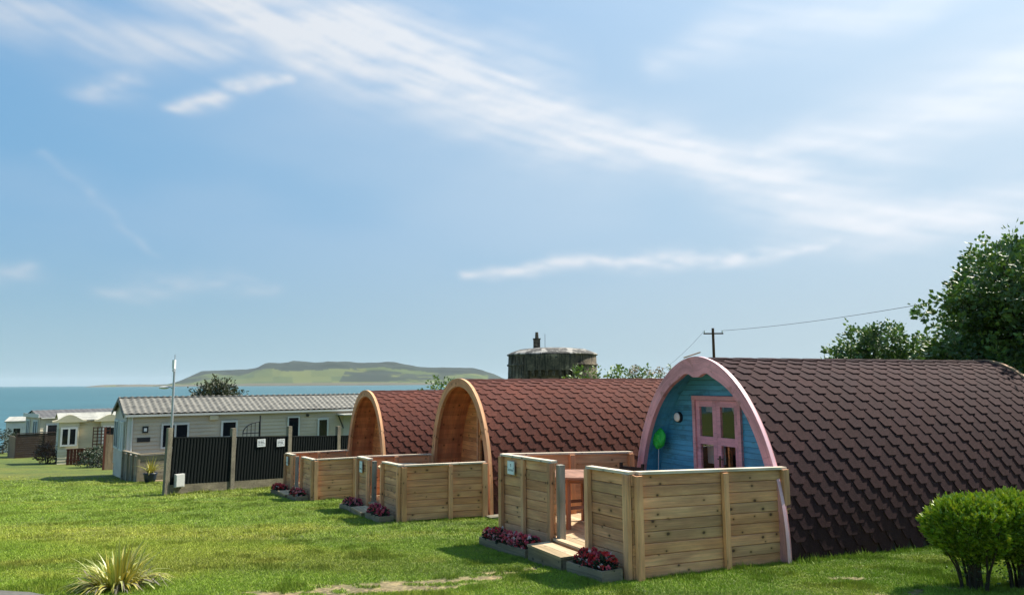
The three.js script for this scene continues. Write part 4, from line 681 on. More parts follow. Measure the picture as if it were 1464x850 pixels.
{
  // long beige home behind the green fence
  const X = -14.8, Z = -28.0, az = 55 * RAD, base = gy(X, Z), t = thing('mobile_home', 'long beige static home with grey tiled roof behind the green fence', 'mobile home', [X, base, Z], Math.PI / 2 - az);
  const len = 11, dep = 3.5, ye = 2.43, yr = 2.98, k = 1.057;
  part('wall', sidingWall(len, 0.35, ye), M.beige, t); part('skirting', sidingWall(len, -0.6, 0.35), M.beige, t, [0, 0, -0.03]); part('rear_wall', sidingWall(len, -0.6, ye), M.beige, t, [len, 0, -dep], [0, Math.PI, 0]);
  gableEnd(dep, 0.35, ye, yr, M.beige, t, 0); part('end_skirting', sidingWall(dep, -0.9, 0.35), M.beige, t, [0.03, 0, -dep], [0, -Math.PI / 2, 0]); part('end_wall', sidingWall(dep, -0.6, ye), M.beige, t, [len, 0, 0], [0, Math.PI / 2, 0]);
  const run = dep / 2 + 0.14, rise = (yr - ye) * run / (dep / 2) + 0.02; part('roof', tileRoof(len + 0.24, run, rise), M.roofGrey, t, [-0.14, ye - 0.02, 0.14]); part('roof', tileRoof(len + 0.24, run, rise), M.roofGrey, t, [len + 0.1, ye - 0.02, -dep - 0.14], [0, Math.PI, 0]);
  part('gutter', box(len + 0.2, 0.075, 0.09), M.white, t, [len / 2, ye - 0.05, 0.16]); part('ridge_tile', box(len + 0.26, 0.05, 0.16), M.roofGrey, t, [len / 2, ye + rise + 0.01, -dep / 2]);
  for (const s of [0, 1]) { const v = part('verge_board', box(Math.hypot(run, rise), 0.13, 0.03), M.roofGrey, t, [-0.15, ye + rise / 2 - 0.06, s ? -dep - 0.14 + run / 2 : 0.14 - run / 2]); v.rotation.set(0, Math.PI / 2, (s ? 1 : -1) * 0); v.rotation.order = 'YXZ'; v.rotation.z = (s ? -1 : 1) * Math.atan2(rise, run); }
  part('corner_trim', upright(0.12, ye - 0.35, 0.03), M.white, t, [0.07, (ye + 0.35) / 2, 0.02]); part('downpipe', new THREE.CylinderGeometry(0.035, 0.035, ye - 0.1, 8), M.white, t, [0.16, ye / 2 - 0.05, 0.07]);
  win(t, 1.13 * k, 1.07, 1.02, 0.98, 0.036, { n: 2, b: 0.07 }); win(t, 3.24 * k, 1.37, 0.66, 0.72, 0.036, { b: 0.08 }); win(t, 7.09 * k, 0.95, 0.5, 1.1, 0.036, { b: 0.07 });
  const dr = win(t, 5.82 * k, 0.55, 0.54, 1.62, 0.036, { b: 0.06, name: 'door' }); part('handle', box(0.03, 0.12, 0.04), M.steel, dr, [0.09, 0.75, 0.06]);
  part('vent_hood', box(0.33, 0.17, 0.14), M.cream, t, [2.96 * k, 2.22, 0.08]); const wl = part('wall_lamp', box(0.2, 0.24, 0.05), M.black, t, [0.6 * k, 1.84, 0.04]); part('lamp_glass', box(0.1, 0.12, 0.02), M.lampWhite, wl, [0, 0, 0.03]);
  part('name_board', box(0.46, 0.17, 0.03), M.black, t, [0.56 * k, 1.46, 0.03]); part('flue_cap', new THREE.CylinderGeometry(0.06, 0.06, 0.1, 12), M.black, t, [6.65 * k, 2.2, 0.06], [Math.PI / 2, 0, 0]);
  // end windows, facing -x
  win(t, -0.036, 1.0, 1.25, 1.15, -dep + 0.35, { n: 2, b: 0.07, turn: -Math.PI / 2 }); win(t, -0.036, 1.0, 1.15, 1.15, -dep + 1.95, { n: 2, b: 0.07, glass: M.curtain, turn: -Math.PI / 2 });
  // porch canopy at the far end
  const cp = part('canopy', box(1.5, 0.05, 0.9), M.paleGrey, t, [9.1, 2.2, 0.45]); part('bracket', box(0.9, 0.04, 0.04), M.black, cp, [-0.7, -0.28, 0], [0, Math.PI / 2, 0.7]); part('porch_screen', sidingWall(1.3, 0.35, 2.15), M.paleGrey, t, [8.7, 0, 0.03]);
}
{
  // railed timber deck at its corner
  const K = [-13.41, -26.33], az = 48 * RAD, turn = Math.PI / 2 - az, base = gy(...K), t = thing('railed_deck', 'low weathered grey timber deck with boarded rail beside the beige home', 'deck', [K[0], base, K[1]], turn);
  const mats = [greyMat(0.30, 0.28, 0.23), greyMat(0.25, 0.235, 0.2), greyMat(0.34, 0.31, 0.25)];
  for (let i = 0; i < 6; i++) part('plank', box(4.2, 0.145, 0.025), mats[i % 3], t, [2.1, 0.1 + i * 0.15, 0]);
  for (let i = 0; i < 7; i++) part('plank', upright(0.255, 0.96, 0.025), mats[(i + 1) % 3], t, [0, 0.4, -0.16 - i * 0.29], [0, Math.PI / 2, 0]);
  for (let i = 0; i < 4; i++) part('post', upright(0.09, 1.2, 0.09), mats[2], t, [-0.02, 0.38, -0.01 - i * 0.68]);
  part('cap_rail', box(4.25, 0.04, 0.12), mats[2], t, [2.1, 0.97, 0]); part('cap_rail', box(2.05, 0.04, 0.12), mats[2], t, [0, 0.972, -1.08], [0, Math.PI / 2, 0]);
  part('platform', box(4.1, 0.06, 1.95), mats[1], t, [2.06, 0.2, -1.0]); part('kerb_board', box(1.6, 0.06, 0.1), M.deck[2], t, [1.0, 0.0, 0.14]);
}
function spiky(pos, label, n, len, cols, o = {}) {                     // sword-leaved plant, tapered arching blades
  const t = thing(o.name ?? 'phormium', label, 'plant', pos), geos = [[], []];
  for (let i = 0; i < n; i++) {
    const a = rr(0, 6.28), lean = Math.pow(rnd(), 0.75) * (o.spread ?? 1.25), L = len * rr(0.55, 1.08) * (1 - 0.12 * lean), w = (o.w ?? 0.018) * rr(0.7, 1.2), r0 = (o.r0 ?? 0.09) * Math.sqrt(rnd()), droop = rr(0.1, 0.7) * lean;
    const dx = Math.cos(a), dz = Math.sin(a), sx = -dz, sz = dx, pos2 = [], col = [], idx = [], N = 5, dead = i < n * (o.dead ?? 0);
    const base = dead ? [0.16, 0.13, 0.09] : cols[Math.floor(rnd() * cols.length)], c = jitter(base, 0.18), edge = dead ? c : c.map((v, k) => v * [0.5, 0.62, 0.6][k]);
    for (let k = 0; k <= N; k++) {
      const f = k / N, ang = (dead ? 1.1 + 0.4 * rnd() : lean) * (0.75 + f * 0.25) + droop * f * f, rad = r0 + L * f * Math.sin(Math.min(ang, 1.75)), y = Math.max(0.01, L * f * Math.cos(Math.min(ang, 1.75))), ww = w * (f < 0.5 ? 1 : 1 - (f - 0.5) * 1.96), vy = ww * 0.35;
      pos2.push(dx * rad - sx * ww, y + vy, dz * rad - sz * ww, dx * rad, y, dz * rad, dx * rad + sx * ww, y + vy, dz * rad + sz * ww); col.push(...edge, ...c, ...edge);
      if (k) { const b = (k - 1) * 3; idx.push(b, b + 3, b + 1, b + 1, b + 3, b + 4, b + 1, b + 4, b + 2, b + 2, b + 4, b + 5); }
    }
    const g = new THREE.BufferGeometry(); g.setAttribute('position', new THREE.Float32BufferAttribute(pos2, 3)); g.setAttribute('color', new THREE.Float32BufferAttribute(col, 3)); g.setIndex(idx); g.computeVertexNormals(); geos[dead ? 1 : 0].push(g);
  }
  part('leaves', mergeGeometries(geos[0]), M.glossLeaf, t); if (geos[1].length) part('dead_leaves', mergeGeometries(geos[1]), M.leaf, t);
  return t;
}
spiky([-4.46, gy(-4.46, -8.42), -8.42], 'yellow striped sword-leaved plant growing in the open lawn', 260, 0.55, [[0.66, 0.56, 0.10], [0.60, 0.52, 0.09], [0.46, 0.46, 0.08], [0.70, 0.62, 0.20]], { dead: 0.2, spread: 1.3, r0: 0.2, w: 0.016 });
{ const p = [-12.75, gy(-12.75, -25.85), -25.85], pot = thing('plant_pot', 'dark blue glazed pot before the grey timber deck', 'pot', p); part('bowl', new THREE.LatheGeometry([[0.0, 0], [0.13, 0], [0.2, 0.16], [0.215, 0.3], [0.235, 0.33], [0.235, 0.36], [0.2, 0.36], [0.19, 0.3], [0, 0.3]].map(v => new THREE.Vector2(...v)), 24), M.pot, pot); part('soil', new THREE.CylinderGeometry(0.19, 0.19, 0.02, 20), M.soil, pot, [0, 0.31, 0]);
  spiky([p[0], p[1] + 0.32, p[2]], 'small yellow sword-leaved plant in the dark blue pot', 60, 0.66, [[0.62, 0.52, 0.10], [0.55, 0.48, 0.12]], { spread: 1.0, r0: 0.06, w: 0.02 }); }
{
  // cream home with two bay fronts under a pale roof
  const X = -26.2, Z = -42.3, az = 55 * RAD, base = gy(X, Z), t = thing('mobile_home', 'cream static home with pale roof curving over two bay windows', 'mobile home', [X, base, Z], Math.PI / 2 - az), len = 9, dep = 3.2, ye = 2.5;
  part('wall', sidingWall(len, 0.4, ye, 0.16), M.cream, t); part('skirting', sidingWall(len, -0.6, 0.4, 0.16), M.paleGrey, t, [0, 0, -0.03]); gableEnd(dep, 0.4, ye, ye + 0.3, M.cream, t, 0); part('rear_wall', sidingWall(len, -0.6, ye, 0.16), M.cream, t, [len, 0, -dep], [0, Math.PI, 0]);
  const rf = fromQuads([[[-0.15, ye, 0.15], [len, ye, 0.15], [len, ye + 0.36, -dep / 2], [-0.15, ye + 0.36, -dep / 2]], [[-0.15, ye + 0.36, -dep / 2], [len, ye + 0.36, -dep / 2], [len, ye, -dep - 0.15], [-0.15, ye, -dep - 0.15]], [[-0.15, ye - 0.08, 0.15], [len, ye - 0.08, 0.15], [len, ye, 0.15], [-0.15, ye, 0.15]]]); part('roof', rf, M.roofWhite, t);
  for (const [bx, bw, h2] of [[-0.1, 1.0, 0.34], [2.0, 0.95, 0.3]]) {
    const b = new THREE.Group(); b.name = 'bay'; b.position.set(bx, 0, 0.0); t.add(b); const pr = 0.42;
    const sh = new THREE.Shape(); sh.moveTo(-0.35, ye - 0.12); sh.lineTo(bw + 0.35, ye - 0.12); sh.lineTo(bw + 0.35, ye - 0.02); for (let i = 0; i <= 12; i++) { const f = i / 12; sh.lineTo(bw + 0.3 - (bw + 0.6) * f, ye - 0.02 + h2 * (0.5 - 0.5 * Math.cos(f * Math.PI * 2))); } sh.lineTo(-0.35, ye - 0.02);
    const hood = new THREE.ExtrudeGeometry(sh, { depth: 0.5, bevelEnabled: false }); part('hood', metreUV(hood), M.cream, b, [0, 0, 0.02]);
    part('bay_wall', box(bw, ye - 0.5, pr), M.cream, b, [bw / 2, (ye + 0.3) / 2, pr / 2 - 0.01]); part('bay_skirt', sidingWall(bw, -0.3, 0.85, 0.16), bx > 1 ? M.paleGrey : M.cream, b, [0, 0, pr + 0.01]);
    win(t, bx + 0.08, 1.02, bw - 0.16, 1.08, pr + 0.045, { n: bx > 1 ? 1 : 2, b: 0.1 }); win(t, bx - 0.01, 1.1, 0.36, 0.95, 0.04, { turn: -Math.PI / 2, b: 0.03, glass: M.lampWhite });
  }
}
{
  // tall grey roofed home farther down the slope
  const X = -36.6, Z = -56.5, az = 42 * RAD, base = gy(X, Z), t = thing('mobile_home', 'cream static home with plain grey roof behind the dark low fence', 'mobile home', [X, base, Z], Math.PI / 2 - az), len = 10.5, dep = 3.8, ye = 3.02, yr = 3.48;
  part('wall', sidingWall(len, -0.5, ye, 0.18), M.cream, t); gableEnd(dep, -0.8, ye, yr, M.cream, t, 0); part('rear_wall', sidingWall(len, -0.6, ye, 0.18), M.cream, t, [len, 0, -dep], [0, Math.PI, 0]);
  const run = dep / 2 + 0.16, rise = (yr - ye) * run / (dep / 2) + 0.02; for (const s of [0, 1]) part('roof', tileRoof(len + 0.24, run, rise, { wave: 0.4, amp: 0.02, step: 0.0, course: 0.6 }), M.roofBlue, t, s ? [len + 0.1, ye - 0.02, -dep - 0.16] : [-0.14, ye - 0.02, 0.16], [0, s ? Math.PI : 0, 0]);
  part('fascia', box(0.04, 0.3, dep + 0.3), M.white, t, [-0.16, ye + 0.12, -dep / 2]); part('gutter', box(len, 0.08, 0.1), M.white, t, [len / 2, ye - 0.06, 0.18]);
  win(t, -0.036, 0.9, 0.9, 1.9, -dep + 0.4, { b: 0.12, n: 2, turn: -Math.PI / 2 }); win(t, -0.036, 0.9, 1.2, 1.9, -dep + 2.2, { b: 0.12, n: 2, turn: -Math.PI / 2 });
  win(t, 0.4, 1.0, 0.9, 1.5, 0.036, { b: 0.1 }); win(t, 2.6, 1.4, 0.9, 0.9, 0.036, { b: 0.1 });
}
{
  const X = -49.3, Z = -71, base = gy(X, Z), t = thing('mobile_home', 'small white static home at the far end of the row', 'mobile home', [X, base, Z], 0.5), len = 3.4, dep = 7, ye = 3.0;
  part('wall', sidingWall(len, -0.5, ye, 0.2), M.white, t); part('end_wall', sidingWall(dep, -0.5, ye, 0.2), M.white, t, [len, 0, 0], [0, Math.PI / 2, 0]); part('end_wall', sidingWall(dep, -0.5, ye, 0.2), M.white, t, [0, 0, -dep], [0, -Math.PI / 2, 0]);
  part('roof', fromQuads([[[-0.15, ye, 0.15], [len + 0.15, ye, 0.15], [len + 0.15, ye + 0.3, -dep / 2], [-0.15, ye + 0.3, -dep / 2]], [[-0.15, ye + 0.3, -dep / 2], [len + 0.15, ye + 0.3, -dep / 2], [len + 0.15, ye, -dep], [-0.15, ye, -dep]], [[-0.15, ye - 0.12, 0.15], [len + 0.15, ye - 0.12, 0.15], [len + 0.15, ye, 0.15], [-0.15, ye, 0.15]]]), M.roofWhite, t);
  win(t, 0.5, 1.0, 0.8, 1.4, 0.036, { b: 0.12 }); win(t, 1.9, 1.0, 0.9, 1.4, 0.036, { b: 0.12 });
}
{
  // dark boarded fence round the far deck
  const K = [-36.4, -53.6], az = 48 * RAD, t = thing('boarded_fence', 'dark stained boarded fence with a pale return, before the far homes', 'fence', [K[0], gy(...K), K[1]], Math.PI / 2 - az), hh = 1.72;
  for (let i = 0; i < 11; i++) part('plank', box(7.2, 0.15, 0.03), M.darkWood, t, [3.6, 0.08 + i * 0.157, 0]); for (let i = 0; i < 5; i++) part('post', upright(0.1, hh + 0.3, 0.08), M.darkWood, t, [i * 1.8, hh / 2 - 0.15, 0.05]);
  for (let i = 0; i < 8; i++) part('plank', upright(0.34, hh, 0.03), M.oldFence, t, [-0.02, hh / 2 - 0.2, -0.2 - i * 0.42], [0, Math.PI / 2, 0]); part('cap_rail', box(7.2, 0.05, 0.12), M.darkWood, t, [3.6, hh + 0.06, 0]);
}
{
  const K = [-25.0, -41.2], az = 60 * RAD, turn = Math.PI / 2 - az, t = thing('low_fence', 'low red brown boarded fence before the cream home', 'fence', [K[0], gy(...K), K[1]], turn);
  for (let i = 0; i < 11; i++) part('plank', upright(0.15, 0.95, 0.02), M.brownFence, t, [i * 0.16, 0.42, 0]); part('rail', box(1.8, 0.06, 0.05), M.brownFence, t, [0.8, 0.86, 0.03]); part('rail', box(1.8, 0.06, 0.05), M.brownFence, t, [0.8, 0.25, 0.03]);
  const tr = thing('trellis', 'red brown square lattice trellis against the cream home', 'trellis', [K[0] + 0.95, gy(...K), K[1] - 0.68], turn); for (let i = 0; i < 5; i++) part('upright', upright(0.05, 2.05, 0.03), M.brownFence, tr, [i * 0.21, 1.03, 0]); for (let i = 0; i < 8; i++) part('lath', box(0.88, 0.045, 0.025), M.brownFence, tr, [0.42, 0.72 + i * 0.185, 0.028]);
  const K2 = [-19.6, -35.3], t2 = thing('side_fence', 'old brown boarded fence between the cream and beige homes', 'fence', [K2[0], gy(...K2), K2[1]], turn + 0.2); for (let i = 0; i < 5; i++) part('plank', upright(0.15, 1.75 - i * 0.03, 0.025), M.oldFence, t2, [i * 0.16, 0.8, 0]); part('rail', box(0.85, 0.07, 0.05), M.brownFence, t2, [0.33, 1.4, -0.04], [0, 0, 0.0]); part('post', upright(0.09, 2.1, 0.09), M.brownFence, t2, [-0.08, 0.95, -0.03]);
}
function shrub(name, pos, label, lobes, clumps, per, size, cols, o = {}, stems = 5, cat = 'shrub', group) {
  const t = thing(name, label, cat, pos, 0, group); part('foliage', crown(lobes, clumps, per, size, cols, o), o.mat ?? M.leaf, t);
  const top = lobes[0][1]; for (let i = 0; i < stems; i++) { const a = rr(0, 6.28), r = (o.stemSpread ?? 0.12) * rr(0.2, 1), k = rr(1, 2.2); part('stem', taperTube([[Math.cos(a) * r, -0.08, Math.sin(a) * r], [Math.cos(a) * r * 1.3 + rr(-0.03, 0.03), top * 0.5, Math.sin(a) * r * 1.3], [Math.cos(a) * r * k * 1.4, top * 1.05, Math.sin(a) * r * k * 1.4]], (o.stemR ?? 0.035) * rr(0.6, 1.2), 0.008), M.bark, t); }
  return t;
}
const at = (x, z) => [x, gy(x, z), z];
shrub('shrub', at(-27.6, -43.4), 'rusty brown bush at the end of the dark boarded fence', [[0, 0.55, 0, 0.75, 0.6, 0.7]], 110, 14, 0.1, [[0.13, 0.055, 0.025], [0.10, 0.07, 0.025], [0.16, 0.06, 0.03]], { clump: 0.16 });
shrub('shrub', at(-21.6, -38.2), 'dark green bush between the cream home and the old brown fence', [[0, 0.5, 0, 0.7, 0.55, 0.6], [-0.7, 0.35, -0.3, 0.5, 0.4, 0.5]], 130, 14, 0.1, [[0.03, 0.055, 0.02], [0.04, 0.07, 0.025]], { clump: 0.16 });
shrub('shrub', at(-46, -66), 'dark bush before the small white home at the end of the row', [[0, 0.9, 0, 1.6, 1.0, 1.2]], 120, 14, 0.16, [[0.03, 0.045, 0.02]], { clump: 0.3 });

// ------------------------------------------------------------------ clipped shrubs in the foreground
{
  const g1 = [[0.31, 0.43, 0.02], [0.25, 0.38, 0.02], [0.40, 0.48, 0.04], [0.15, 0.25, 0.02]];
  for (const [x, z, w, h, lb] of [[5.0, -8.08, 0.40, 0.97, 'clipped bright green shrub at the end of the run next to the pods'], [5.52, -8.1, 0.46, 1.0, 'clipped bright green shrub in the middle of the run of three'], [6.1, -8.12, 0.48, 1.03, 'clipped bright green shrub at the far end of the run from the pods']]) {
    const t = thing('clipped_shrub', lb, 'shrub', at(x, z)), list = [];
    for (let i = 0; i < 700; i++) {
      let q = ball(); const l = Math.hypot(...q), rad = Math.pow(rnd(), 0.22); q = q.map(v => v / l * rad);
      let fy = q[1]; const y = h * 0.62 + (fy > 0 ? Math.pow(fy, 0.8) * h * 0.36 : fy * h * 0.33); const flare = 0.72 + 0.3 * sstep(-1, 0.1, fy); const lump = 0.88 + 0.24 * fbm(q[0] * 3 + x * 3, q[2] * 3 + q[1] * 3, 2, 0, 0, 77);
      const c = [q[0] * w * 1.12 * flare * lump, y * (0.96 + 0.06 * lump), q[2] * w * flare * lump];
      for (let k = 0; k < 15; k++) { const e = ball(), tone = g1[Math.floor(rnd() * g1.length)]; list.push({ p: [c[0] + e[0] * 0.05, c[1] + e[1] * 0.045, c[2] + e[2] * 0.05], d: [q[0] + e[0], Math.max(q[1], 0) + 0.45 + e[1] * 0.6, q[2] + e[2]], s: rr(0.036, 0.068), w: 0.3, c: jitter(tone, 0.22) }); }
    }
    for (let i = 0; i < 150; i++) { const a = rr(0, 6.28), r = Math.sqrt(rnd()) * w * 1.02, x0 = Math.cos(a) * r, z0 = Math.sin(a) * r, y0 = h * (0.62 + 0.33 * Math.pow(Math.max(0.02, 1 - (r / (w * 1.12)) ** 2), 0.4)), hh = rr(0.03, 0.1), lx = Math.cos(a) * rr(-0.02, 0.05), lz = Math.sin(a) * rr(-0.02, 0.05); for (let k = 0; k < 8; k++) { const f = k / 7, e = ball(); list.push({ p: [x0 + lx * f, y0 + hh * f, z0 + lz * f], d: [e[0], 0.6 + f * 0.6 + e[1] * 0.3, e[2]], s: rr(0.03, 0.055), w: 0.28, c: jitter(g1[k % 3], 0.18) }); } }
    part('foliage', leaves(list), M.glossLeaf, t);
    for (let i = 0; i < 13; i++) { const a = rr(0, 6.28), r = i < 4 ? rr(0, 0.06) : rr(0.08, 0.2), k = rr(1.1, 1.9); part('stem', taperTube([[Math.cos(a) * r, -0.06, Math.sin(a) * r * 0.7], [Math.cos(a) * r * 1.15 + rr(-0.03, 0.03), h * 0.22, Math.sin(a) * r], [Math.cos(a) * r * k + rr(-0.04, 0.04), h * 0.45, Math.sin(a) * r * k], [Math.cos(a) * r * k * 1.3, h * 0.7, Math.sin(a) * r * k * 1.3]], (i < 4 ? 0.042 : 0.016) * rr(0.8, 1.2), 0.006), M.bark, t); }
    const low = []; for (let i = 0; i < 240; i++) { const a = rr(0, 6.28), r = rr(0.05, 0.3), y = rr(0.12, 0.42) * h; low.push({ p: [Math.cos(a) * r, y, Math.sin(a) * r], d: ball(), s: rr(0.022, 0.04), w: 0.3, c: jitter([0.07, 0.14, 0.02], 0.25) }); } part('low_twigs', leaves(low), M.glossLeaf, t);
  }
}

// ------------------------------------------------------------------ trees and hedge behind the pods
function tree(name, pos, label, lobes, clumps, per, size, cols, trunkH, trunkR, o = {}, group) {
  const t = thing(name, label, 'tree', pos, 0, group); part('crown', crown(lobes, clumps, per, size, cols, o), o.mat ?? M.leaf, t);
  part('trunk', taperTube([[0, -0.2, 0], [0.05, trunkH * 0.35, 0.03], [-0.05, trunkH * 0.7, -0.04], [0.02, trunkH, 0]], trunkR, trunkR * 0.55, 9), M.bark, t);
  for (const l of lobes) part('limb', taperTube([[0, trunkH * rr(0.45, 0.75), 0], [l[0] * 0.4, lerp(trunkH * 0.7, l[1], 0.5), l[2] * 0.4], [l[0], l[1], l[2]], [l[0] * 1.15, l[1] + l[4] * 0.6, l[2] * 1.1]], trunkR * 0.5, 0.012, 6), M.bark, t);
  return t;
}
const treeGreen = [[0.07, 0.14, 0.025], [0.10, 0.19, 0.03], [0.05, 0.11, 0.022], [0.14, 0.24, 0.035]];
tree('broadleaf_tree', at(12.0, -17.0), 'large dark leafy tree behind the rear end of the blue pod', [[0.2, 3.4, 0.2, 2.2, 2.4, 1.9], [-1.15, 4.0, 0.6, 1.25, 1.25, 1.1], [-1.0, 2.5, 0.9, 1.3, 1.3, 1.0], [1.6, 4.3, 0.9, 1.8, 1.7, 1.5], [-0.2, 5.0, 0.4, 1.25, 1.0, 1.1], [-1.4, 2.1, -0.3, 1.1, 1.2, 1.1], [0.6, 3.9, 1.6, 1.2, 1.2, 0.9], [2.6, 2.9, 0, 1.6, 1.8, 1.6], [1.3, 5.2, 0.6, 1.2, 0.9, 1.1], [-1.35, 4.85, 1.7, 1.0, 0.75, 0.85], [-0.6, 4.4, 2.0, 0.9, 0.9, 0.8]], 2600, 30, 0.125, treeGreen, 3.6, 0.17, { clump: 0.3, fill: 0.42, w: 0.36 });
tree('young_tree', at(9.6, -19.2), 'lower leafy bush-like tree left against the large dark tree', [[0, 3.3, 0, 1.1, 1.0, 0.9], [-0.8, 2.9, 0.1, 0.85, 0.85, 0.7], [-0.05, 3.9, 0.1, 0.62, 0.6, 0.6], [1.0, 3.2, 0.2, 1.0, 1.0, 0.8], [-1.65, 2.75, 0.1, 0.5, 0.55, 0.5], [0.2, 2.0, 0, 1.7, 0.9, 0.8]], 780, 24, 0.105, [[0.09, 0.17, 0.03], [0.13, 0.22, 0.04], [0.06, 0.12, 0.025]], 2.9, 0.08, { clump: 0.25, fill: 0.4, w: 0.36 });
tree('coast_tree', at(-25.2, -62), 'round dark evergreen tree rising behind the beige home roof', [[0, 4.1, 0, 1.9, 1.75, 1.8], [-1.5, 3.7, 0, 1.1, 1.1, 1.1], [1.5, 3.6, 0.2, 1.3, 1.1, 1.1], [0.2, 5.1, 0, 1.0, 0.75, 1.0], [2.2, 3.0, 0.1, 0.8, 0.7, 0.8]], 620, 22, 0.2, [[0.055, 0.068, 0.025], [0.075, 0.085, 0.032], [0.04, 0.052, 0.02]], 3.2, 0.2, { clump: 0.4, fill: 0.4 });
const wild = [[0.13, 0.22, 0.03], [0.18, 0.26, 0.04], [0.08, 0.15, 0.03]];
for (const [x, z, w, h, lb] of [[3.0, -29, 1.1, 4.3, 'light green wild bush before the round tower'], [4.7, -30, 1.0, 4.4, 'light green wild bush at the edge of the round tower wall'], [-3.4, -33, 0.75, 4.1, 'green wild bush over the roof of the pod by the green fence'], [1.4, -31, 1.0, 3.6, 'low green wild bush in front of the tower foot']]) shrub('wild_bush', at(x, z), lb, [[0, h - 0.9, 0, w, 0.75, 0.8], [w * 0.6, h - 1.0, 0.1, w * 0.7, 0.75, 0.7], [-w * 0.6, h - 1.15, 0, w * 0.6, 0.6, 0.6], [0, h * 0.35, 0, w * 1.2, h * 0.4, 0.8]], 190, 16, 0.13, wild, { clump: 0.24, fill: 0.5 }, 5);
{ // seedy weeds along the hedge bank
  for (let i = 0; i < 7; i++) {
    const x = 4.6 + i * 0.62, z = -27.5 + rr(-0.5, 0.5), h = 3.86 + rr(-0.08, 0.22), t = thing('hedge_weed', 'tall weed with pale seed heads on the bank behind the middle pod', 'weed', at(x, z), 0, 'seeding weeds behind the middle pod'), st = [], fol = [];
    for (let k = 0; k < 9; k++) { const dx = rr(-0.34, 0.34), dz = rr(-0.3, 0.3), hh = h * rr(0.9, 1.03); st.push(taperTube([[dx * 0.3, -0.1, dz * 0.3], [dx * 0.7, hh * 0.5, dz * 0.7], [dx, hh, dz]], 0.014, 0.006, 4)); const seedy = rnd() < 0.6; for (let m = 0; m < 26; m++) { const e = ball(); fol.push({ p: [dx + e[0] * 0.11, hh + e[1] * 0.09, dz + e[2] * 0.11], d: e, s: 0.07, w: 0.4, c: jitter(seedy ? [0.34, 0.27, 0.17] : [0.12, 0.19, 0.04], 0.35) }); } for (let m = 0; m < 46; m++) { const e = ball(); fol.push({ p: [dx * 0.8 + e[0] * 0.2, hh * rr(0.62, 0.96), dz * 0.8 + e[2] * 0.2], d: e, s: 0.1, w: 0.35, c: jitter([0.08, 0.14, 0.035], 0.3) }); } }
    part('stems', mergeGeometries(st), M.bark, t); part('foliage', leaves(fol), M.leaf, t);
  }
}

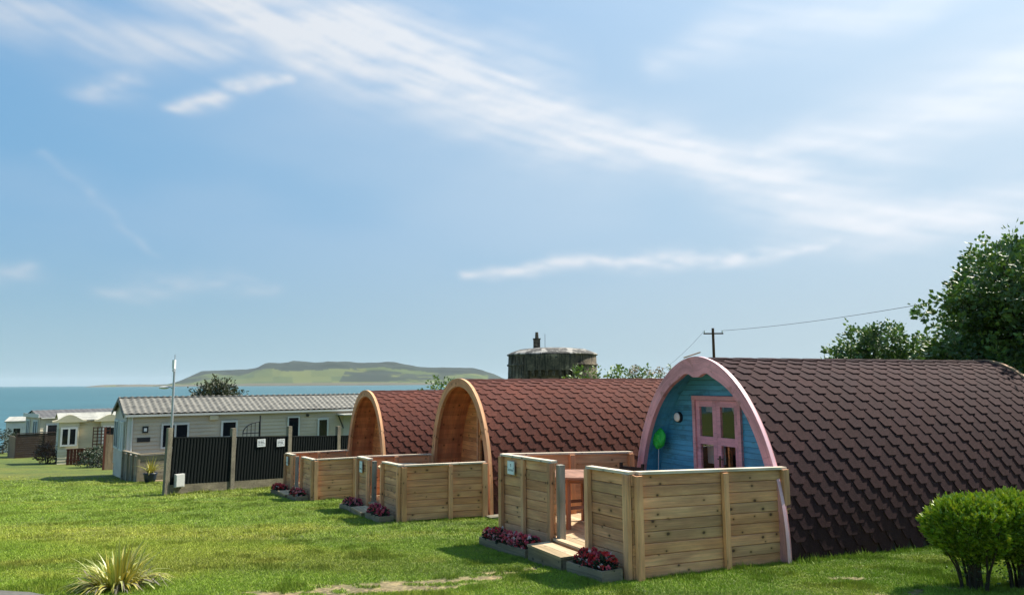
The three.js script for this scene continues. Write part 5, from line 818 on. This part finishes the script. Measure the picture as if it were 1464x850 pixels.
// ------------------------------------------------------------------ round stone tower on the headland
{
  const X = 5.35, Z = -97, base = gy(X, Z) - 0.5, t = thing('martello_tower', 'round stone coastal tower with domed roof and one chimney', 'tower', [X, base, Z]), R = 5.9, top = EYE + 3.72 - base;
  const yw = v => v - base; const cy = EYE + 2.35 - base;
  const prof = [[R + 0.28, 0], [R + 0.12, cy - 3], [R + 0.02, cy - 0.18], [R + 0.16, cy - 0.15], [R + 0.2, cy + 0.05], [R + 0.02, cy + 0.12], [R - 0.02, top - 0.1]].map(v => new THREE.Vector2(...v));
  const g = new THREE.LatheGeometry(prof, 72); const uv = g.attributes.uv, pp = g.attributes.position; for (let i = 0; i < uv.count; i++) uv.setXY(i, uv.getX(i) * 3, pp.getY(i) / 7); part('drum', g, M.stone, t);
  const rp = [[R - 0.1, top - 0.16], [R + 0.16, top - 0.14], [R + 0.18, top + 0.02], [R - 0.4, top + 0.3], [R - 1.5, top + 0.68], [R - 3.2, top + 0.86], [0, top + 0.95]].map(v => new THREE.Vector2(...v)); const rg = new THREE.LatheGeometry(rp, 72), ru = rg.attributes.uv, rpp = rg.attributes.position; for (let i = 0; i < ru.count; i++) ru.setXY(i, rpp.getX(i) / 6, rpp.getZ(i) / 6); part('roof', rg, M.stoneCap, t);
  const ch = part('chimney', box(0.9, 1.5, 0.8), M.stone, t, [-2.1, top + 1.25, 1.2]); part('chimney_cap', box(1.02, 0.14, 0.92), M.stone, ch, [0, 0.8, 0]); part('chimney_pot', new THREE.CylinderGeometry(0.2, 0.26, 0.85, 14), M.stone, ch, [0.02, 1.27, 0]); part('aerial', new THREE.CylinderGeometry(0.03, 0.03, 2.4, 6), M.wire, t, [-1.0, top + 1.5, 1.2]);
  // overhanging gallery on corbels over the door
  const gw = 5.4, gal = part('gallery', (() => { const sh = new THREE.Shape(); const n = 14, ro = R + 0.55, ri = R - 0.3, a0 = -0.62, a1 = 0.42; for (let i = 0; i <= n; i++) { const a = lerp(a0, a1, i / n); i ? sh.lineTo(Math.sin(a) * ro, -Math.cos(a) * ro) : sh.moveTo(Math.sin(a) * ro, -Math.cos(a) * ro); } for (let i = n; i >= 0; i--) { const a = lerp(a0, a1, i / n); sh.lineTo(Math.sin(a) * ri, -Math.cos(a) * ri); } const e = new THREE.ExtrudeGeometry(sh, { depth: 2.0, bevelEnabled: false }); e.rotateX(-Math.PI / 2); const p = e.attributes.position; for (let i = 0; i < p.count; i++) p.setZ(i, p.getZ(i)); return metreUV(e, 0.15, 0.15); })(), std(0.34, 0.285, 0.215, { map: stoneTex, roughness: 0.95 }), t, [0, top - 2.15, 0]);
  for (let i = 0; i < 8; i++) { const a = lerp(-0.58, 0.38, i / 7); part('corbel', box(0.34, 0.75, 0.62), M.stone, t, [Math.sin(a) * (R + 0.22), top - 2.5, Math.cos(a) * (R + 0.22)], [0, a, 0]); }
  for (let i = 0; i < 4; i++) { const a = -1.15 + i * 0.14; part('pilaster', upright(0.22, top - 0.3, 0.12), M.stone, t, [Math.sin(a) * (R + 0.08), (top - 0.3) / 2, Math.cos(a) * (R + 0.08)], [0, a, 0]); }
  for (const a of [-0.3, 0.02, 0.3]) part('loophole', box(0.22, 0.2, 0.1), M.black, t, [Math.sin(a) * (R + 0.53), top - 0.55, Math.cos(a) * (R + 0.53)], [0, a, 0]);
}
// ------------------------------------------------------------------ telegraph pole and wires
{
  const X = 15.35, Z = -55, b = gy(X, Z), H = EYE + 4.05 - b, t = thing('telegraph_pole', 'wooden telegraph pole with one crossarm behind the blue pod', 'telegraph pole', [X, b, Z]);
  part('pole', new THREE.CylinderGeometry(0.1, 0.14, H, 12), M.pole, t, [0, H / 2, 0]); part('crossarm', box(1.5, 0.1, 0.1), M.pole, t, [0, H - 0.42, 0.1]);
  for (const x of [-0.68, 0.68]) { part('insulator', new THREE.CylinderGeometry(0.045, 0.06, 0.2, 10), M.lampWhite, t, [x, H - 0.27, 0.1]); }
  const top = [X, b + H - 0.2, Z + 0.1];
  const span = (a, c, sag) => { const p = []; for (let i = 0; i <= 12; i++) { const f = i / 12; p.push([lerp(a[0], c[0], f), lerp(a[1], c[1], f) - sag * 4 * f * (1 - f), lerp(a[2], c[2], f)]); } return tube(p, sag > 0.4 ? 0.009 : 0.014, 30, 5); };
  tag(structureless('overhead_wire', span([X + 0.68, top[1], top[2]], [22.4, EYE + 4.1, -33], 0.25)), 'thin overhead wire from the telegraph pole into the large tree', 'wire');
  tag(structureless('overhead_wire', span([X - 0.68, top[1], top[2]], [13.4, EYE + 0.2, -74], 0.5)), 'thin overhead wire sloping down from the telegraph pole towards the tower', 'wire');
}
function structureless(name, g) { const m = new THREE.Mesh(g, M.wire); m.name = numbered(name); scene.add(m); return m; }

scene.traverse(o => { if (o.isMesh) { o.castShadow = true; o.receiveShadow = true; } });
renderer.render(scene, camera);
